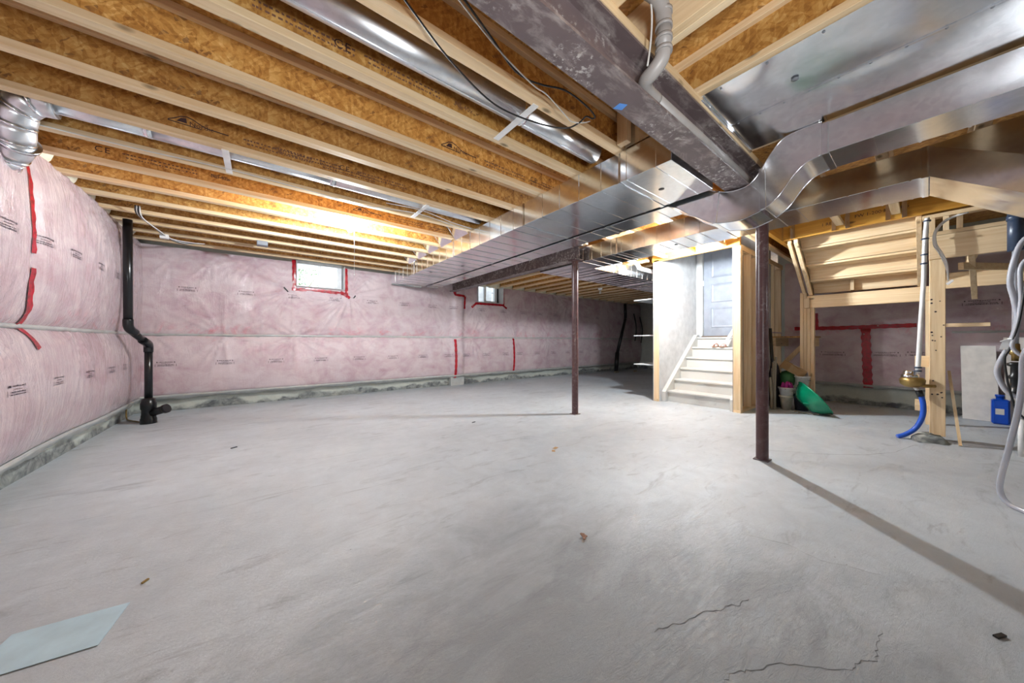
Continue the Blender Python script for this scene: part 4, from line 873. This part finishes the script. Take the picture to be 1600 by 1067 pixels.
solo('copper_line', MB().tube(smooth_path([(-1.36, 6.3, .16), (-1.36, 6.3, .02), (-1.28, 6.1, .012), (-1.15, 5.9, .012)], 4), .008, 8), BRASS, 'thin brown pipe along the floor behind the black drain fitting', 'pipe')
dp = thing('drain_pipe', (9.8, 6.4, 0), 'slanting black drain pipe in the dark far corner', 'drain pipe')
MB().tube([(9.9, 6.40, 2.3), (9.93, 6.40, 1.80)], .05, 14).build('upper_pipe', ABS, dp); MB().tube([(9.92, 6.40, 1.78), (9.45, 6.40, .62)], .05, 14).build('slanted_pipe', ABS, dp); MB().tube([(9.45, 6.40, .63), (9.38, 6.40, 0.0)], .07, 14).build('lower_pipe', ABS, dp)
for x, z0, z1, lab in ((10.6, 1.02, 2.0, 'left'), (11.0, .95, 1.9, 'right')): solo('hanging_cord', MB().tube(smooth_path([(x, 6.5, z1), (x+.03, 6.42, (z0+z1)/2), (x-.05, 6.42, z0)], 5), .02, 8), CABLE, f'{lab} of two dark cords hanging on the far dark wall', 'cord')
for (x, y, sx, lab) in ((8.9, 6.1, .10, 'small dark offcut on the floor in the far dark corner, left one'), (9.7, 5.9, .06, 'small pale offcut on the floor in the far dark corner, right one')): solo('offcut', MB().box(x, x+sx*2, y, y+.05, .0, .05), OLIVE, lab, 'offcut', bevel=.004)

# ================================================================ CLUTTER under the stairs
gb = thing('green_basin', (6.02, .96, 0), 'green plastic basin tipped on its rim under the stairs', 'basin')
Rv = Vector((.16, -.987, 0)); axd = (Rv*-.76+Vector((0, 0, -.62))).normalized(); axd = (axd+Vector((-.987, -.16, 0))*.22).normalized()
cc = Vector((6.02, .955, .224))
b = MB(); b.lathe(cc, [(.262, -.012), (.268, .0), (.255, .006), (.215, .075), (.135, .150), (.085, .160), (0, .160)], 32, axd); b.lathe(cc, [(.262, -.012), (.246, .0), (.205, .07), (.13, .142), (0, .15)], 32, axd); b.build('bowl', GREEN, gb)
hd = cc+axd*.10+Vector((-.987, -.16, 0))*.15; MB().bar(hd-Rv*.045, hd+Rv*.045, .03, .02).build('handle', GREEN, gb, .003)
def pail(x, y, z, r0, r1, h, m, label, cat='pail', lidm=None):
    root = thing('plastic_pail', (x, y, z), label, cat)
    MB().lathe((x, y, z), [(0, .001), (r0, .001), (r1, h), (r1+.008, h), (r1+.008, h-.018), (r1-.006, h-.012), (r0-.006, .01), (0, .01)], 22).build('tub', m, root)
    if lidm: MB().lathe((x, y, z+h), [(r1+.01, -.015), (r1+.01, .006), (0, .008)], 22).build('lid', lidm, root)
    else: MB().tube(smooth_path([(x-r1, y, z+h-.02), (x-.5*r1, y-.75*r1, z+h-.05), (x, y-r1-.01, z+h-.06), (x+.5*r1, y-.75*r1, z+h-.05), (x+r1, y, z+h-.02)], 4), .003, 6).build('handle', BOXG, root)
    return root
pail(6.12, 1.285, 0, .055, .075, .20, CREAM, 'cream pail at the bottom of the heap beside the green basin', lidm=CREAM)
pail(6.12, 1.282, .209, .075, .092, .118, PAPERW, 'white tub holding magenta cloth in the heap under the stairs')
q = MB(); rg = random.Random(2)
for k in range(7): q.tube(smooth_path([(6.12+rg.uniform(-.05, .05), 1.282+rg.uniform(-.06, .06), .30), (6.12+rg.uniform(-.06, .06), 1.282+rg.uniform(-.07, .07), .36+rg.uniform(0, .04)), (6.12+rg.uniform(-.07, .07), 1.282+rg.uniform(-.07, .07), .33)], 4), .024, 8)
solo('magenta_cloth', q, MAGENTA, 'crumpled magenta cloth stuffed in the white tub', 'cloth')
pail(6.22, 1.13, 0, .075, .09, .22, DARKJ, 'dark pail right behind the green basin', lidm=DARKJ)
pail(6.225, 1.135, .23, .055, .065, .12, BOXG, 'dark grey canister on the dark pail behind the green basin', lidm=CREAM)
pail(6.225, 1.125, .366, .07, .085, .13, PAPERW, 'small white tub on top of the heap, under the cardboard box')
q = thing('cardboard_box', (6.14, 1.19, .52), 'open brown cardboard box tilted on top of the heap under the stairs', 'box')
u1 = Vector((.48, -.37, -.30)).normalized(); u2 = Vector((-.5, -.5, -.25)).normalized(); o_ = Vector((6.14, 1.30, .725))
up = u1.cross(u2).normalized()
if up.z < 0: up = -up
def slab(o, a, b_, t, m, nm): 
    n_ = Vector(a).cross(Vector(b_)).normalized()*t
    c = [o, o+a, o+a+b_, o+b_]; MB().add([*c, *[p+n_ for p in c]], [(0,1,2,3),(4,5,6,7),(0,1,5,4),(1,2,6,5),(2,3,7,6),(3,0,4,7)]).build(nm, m, q)
slab(o_, u1*.24, up*-.11, .004, CARD, 'side'); slab(o_+u2*.16, u1*.24, up*-.11, .004, CARD, 'side'); slab(o_, u2*.16, up*-.11, .004, CARD, 'side'); slab(o_+u1*.24, u2*.16, up*-.11, .004, CARD, 'side'); slab(o_-up*.11, u1*.24, u2*.16, .004, CARD, 'bottom')
slab(o_+u2*.16, u1*.11, (u2*.11-up*.02), .004, CARD, 'flap'); slab(o_+u1*.24, u2*.16, (u1*.07-up*.06), .004, PAPERW, 'flap'); slab(o_+u2*.16+up*.004, u1*.07, u2*.05, .002, PAPERW, 'label_sheet')
q = MB(); rg = random.Random(6); n_ = 12; vs_ = []
for j, (zz, rr) in enumerate([(.335, .05), (.36, .075), (.43, .085), (.50, .08), (.55, .06), (.565, .0)]):
    for k in range(n_): a = 2*math.pi*k/n_; r_ = rr*(1+.18*rg.uniform(-1, 1)); vs_.append((6.19+r_*math.cos(a), 1.285+r_*math.sin(a), zz+.008*rg.uniform(-1, 1)))
q.add(vs_, [(i*n_+k, i*n_+(k+1) % n_, (i+1)*n_+(k+1) % n_, (i+1)*n_+k) for i in range(5) for k in range(n_)], True); solo('green_bag', q, LEAFY, 'bulging dark green bag with white print in the heap under the stairs', 'bag')
solo('black_pole', MB().tube([(6.085, 1.40, .023), (6.12, 1.475, 1.2)], .022, 10), BLACKP, 'long black pole leaning behind the heap of pails', 'pole')
solo('black_bag', MB().lathe((6.29, 1.46, 0), [(0, .001), (.085, .001), (.10, .2), (.08, .45), (.05, .62), (.02, .70), (0, .70)], 14), DARKJ, 'tall black bag standing behind the pails under the stairs', 'bag')
rg = random.Random(12)
for k in range(9):
    x, y = 5.94+rg.uniform(0, .10), 1.365+rg.uniform(-.012, .07); h_ = rg.uniform(.45, .85)
    solo('wood_scrap', MB().bar((x, y, .004), (x+rg.uniform(-.02, .05), y+rg.uniform(-.02, .03), h_), rg.uniform(.012, .03), rg.uniform(.012, .03)), OLIVE, ['thin','thick','short','tall','pale','bent','frayed','flat','narrow'][k]+' weathered wood scrap, '+ORD[k]+' upright piece in the bundle left of the pails', 'wood scrap', 'wood scraps left of the pails')
for k in range(5):
    x, y = 5.92+rg.uniform(-.03, .05), 1.02+.05*k-.06; solo('shaving', MB().tube(smooth_path([(x, y, .008), (x+.02, y-.03, .018), (x+.01, y-.06, .008)], 4), .006, 6), OLIVE, 'curled grey scrap on the floor under the green basin', 'scrap', 'scraps under the green basin')

# ================================================================ RIGHT EDGE: boards, jug, hoses, vent pipe
solo('pale_board', MB().add([(7.19, -.275, .003), (7.17, -.545, .003), (7.27, -.52, .945), (7.29, -.262, .945), (7.205, -.275, .003), (7.185, -.545, .003), (7.285, -.52, .945), (7.305, -.262, .945)], [(0,1,2,3),(4,5,6,7),(0,1,5,4),(1,2,6,5),(2,3,7,6),(3,0,4,7)]), BOARD, 'pale board leaning on the right wall, left of the blue jug', 'board')
solo('pale_board', MB().add([(7.17, -.585, .003), (7.12, -1.05, .003), (7.24, -1.05, 1.05), (7.28, -.575, 1.05), (7.185, -.585, .003), (7.135, -1.05, .003), (7.255, -1.05, 1.05), (7.295, -.575, 1.05)], [(0,1,2,3),(4,5,6,7),(0,1,5,4),(1,2,6,5),(2,3,7,6),(3,0,4,7)]), BOARD, 'pale board leaning on the right wall, right of the blue jug and behind the hoses', 'board')
bj = thing('blue_jug', (7.06, -.515, 0), 'blue plastic jug standing between the two pale boards', 'jug')
MB().box(7.02, 7.14, -.60, -.475, .002, .30).build('body', BLUEJ, bj, .015); MB().lathe((7.08, -.535, .30), [(.03, 0), (.03, .03), (.035, .03), (.035, .055), (0, .055)], 14).build('cap', BLUEJ, bj); MB().add([(7.0195, -.56, .12), (7.0195, -.50, .12), (7.0195, -.50, .19), (7.0195, -.56, .19)], [(0, 1, 2, 3)]).build('label_patch', BOARD, bj)
vp = thing('vent_pipe', (5.2, -.47, .5), 'dark blue vent pipe with fittings coming down at the right edge', 'vent pipe')
MB().tube([(5.2, -.472, 2.16), (5.2, -.472, 1.79)], .045, 18).build('pipe', ABSB, vp); MB().tube([(5.2, -.472, 2.10), (5.2, -.472, 2.06)], .05, 18).build('coupling', ABSB, vp)
MB().tube([(5.2, -.468, 1.79), (5.2, -.468, .98)], .018, 12).build('narrow_pipe', HOSE, vp); MB().lathe((5.2, -.469, .83), [(0, .15), (.022, .15), (.024, .10), (.034, .09), (.034, .06), (.022, .05), (.022, .0), (0, 0)], 14).build('brass_union', BRASS, vp)
MB().lathe((5.2, -.469, .51), [(0, 0), (.026, 0), (.026, .03), (.034, .035), (.034, .06), (.028, .065), (.028, .16), (.036, .165), (.036, .19), (.027, .2), (.027, .27), (.045, .28), (.045, .30), (.022, .31), (0, .31)], 16).build('valve_stack', BLACKP, vp)
solo('trap_bottle', MB().lathe((5.22, -.50, .33), [(0, 0), (.025, 0), (.035, .02), (.035, .09), (.028, .10), (.028, .13), (0, .13)], 14).tube([(5.22, -.50, .335), (5.22, -.50, .0)], .02, 10), PAPERW, 'white bottle trap at the far right edge beside the hoses', 'trap')
def corr(pts, r, m, label, nm='flexible_hose'):
    P = smooth_path(pts, 12); solo(nm, MB().tube(P, [r*(1+.10*(i % 2)) for i in range(len(P))], 12), m, label, 'hose')
corr([(5.1, -.60, 1.95), (5.1, -.498, 1.859), (5.09, -.454, 1.705), (5.09, -.433, 1.516), (5.10, -.454, 1.348), (5.1, -.468, 1.183), (5.1, -.439, .992), (5.1, -.394, .852), (5.1, -.372, .739), (5.1, -.394, .629), (5.1, -.433, .55), (5.1, -.52, .50)], .017, HOSE, 'grey corrugated hose hanging at the right edge, looping left of the valve stack')
corr([(5.06, -.60, 1.80), (5.06, -.49, 1.66), (5.06, -.477, 1.50), (5.07, -.482, 1.345), (5.06, -.46, 1.074), (5.05, -.44, .95), (5.05, -.50, .86)], .013, HOSE, 'thinner grey hose twisted around the corrugated hose at the right edge')
solo('thin_tube', MB().tube(smooth_path([(5.05, -.50, 1.5), (5.05, -.475, 1.2), (5.05, -.43, .95), (5.05, -.405, .86), (5.05, -.415, .687), (5.05, -.438, .524), (5.05, -.46, .418), (5.05, -.53, .30)], 8), .007, 8), CABLE, 'thin dark tube hanging among the grey hoses at the right edge', 'tube')
solo('hose_tie', MB().tube([(5.075, -.47, 1.03), (5.075, -.42, 1.02)], .008, 6).tube([(5.075, -.42, 1.02), (5.075, -.385, 1.0)], .004, 6), PVC, 'white tie around the grey hoses at the right edge', 'tie')
solo('paper_tag', MB().add([(5.08, -.395, 1.0), (5.08, -.44, 1.03), (5.08, -.425, .93), (5.08, -.38, .93), (5.083, -.395, 1.0), (5.083, -.44, 1.03), (5.083, -.425, .93), (5.083, -.38, .93)], [(0,1,2,3),(4,5,6,7),(0,1,5,4),(1,2,6,5),(2,3,7,6),(3,0,4,7)]), PAPERW, 'white paper tag tied to the grey hoses', 'tag')
solo('clear_hose', MB().tube(smooth_path([(3.62, -.46, 1.15), (3.61, -.36, .95), (3.60, -.345, .745), (3.6, -.331, .57), (3.6, -.302, .35), (3.6, -.276, .166), (3.59, -.272, .08), (3.56, -.295, .025), (3.5, -.345, .0135), (3.3, -.50, .0135)], 8), .0135, 14), CLEARH, 'clear vinyl hose drooping to the floor at the right edge', 'hose')
q = thing('wire_bundle', (5.33, -.06, 1.6), 'pale wires looping down beside the white water pipe', 'cable')
for k in range(3): MB().tube(smooth_path([(5.36, -.20-.02*k, 2.24), (5.36, -.10-.01*k, 2.20), (5.35, -.04-.006*k, 2.10), (5.35, -.035-.008*k, 1.98), (5.35, -.07-.008*k, 1.88), (5.36, -.105-.006*k, 1.76), (5.37, -.122, 1.66-.03*k)], 6), .006, 8).build('wire', WIREW, q)
MB().bar((5.36, -.115, 1.565), (5.36, -.15, 1.60), .02, .045, up=(1, 0, 0)).build('wire_tag', PAPERW, q)

# ================================================================ FLOOR LITTER
P = [(-.395, 1.873), (-.669, 1.912), (-.70, 1.716), (-.423, 1.673)]
vs_ = [(x, y, .0015) for x, y in P]+[(x, y, .0035) for x, y in P]
solo('paper_sheet', MB().add(vs_, [(0,1,2,3),(4,5,6,7),(0,1,5,4),(1,2,6,5),(2,3,7,6),(3,0,4,7)]), SHEET, 'pale blue sheet of paper lying on the concrete floor', 'paper')
def chip(x, y, l, w_, a, m, lab, cat, h_=.006):
    b = MB(); b.bar((x-l/2*math.cos(a), y-l/2*math.sin(a), h_/2+.0005), (x+l/2*math.cos(a), y+l/2*math.sin(a), h_/2+.0015), w_, h_); solo('debris_chip', b, m, lab, cat)
q = MB(); rg = random.Random(8)
for k in range(5): a = rg.uniform(0, 6.28); q.bar((1.295, 1.073, .006), (1.295+.022*math.cos(a), 1.073+.022*math.sin(a), .004+.012*rg.random()), .012, .003)
solo('dry_leaf', q, SANDAL, 'crumpled brown dry leaf on the bare floor, middle of the room', 'leaf')
chip(-.38, 1.998, .024, .008, .9, BRASS, 'small yellowish twig on the floor beyond the paper sheet', 'twig')
chip(1.975, -.149, .04, .012, -.5, BLACKP, 'small black chip on the floor near the dark shadow at the lower right', 'chip')
chip(2.183, 2.145, .06, .035, .3, CARD, 'larger of two tan smudges stuck on the mid floor', 'smudge', .001); chip(2.112, 2.10, .045, .03, .8, CARD, 'smaller of two tan smudges stuck on the mid floor', 'smudge', .001)
chip(2.075, 3.443, .05, .012, .2, DARKJ, 'dark sliver on the floor in front of the far beam post', 'chip'); chip(-.2, 4.0, .05, .012, .5, DARKJ, 'dark sliver on the floor in front of the left window', 'chip')

solo('white_drain', MB().tube(smooth_path([(4.4, 2.96, 2.33), (4.9, 2.98, 2.31), (5.0, 2.98, 2.26), (5.08, 2.98, 2.23), (5.6, 2.98, 2.23)], 6), .035, 14), PVC, 'white pipe elbow in front of the cross duct beside the stairwell wall', 'pipe')
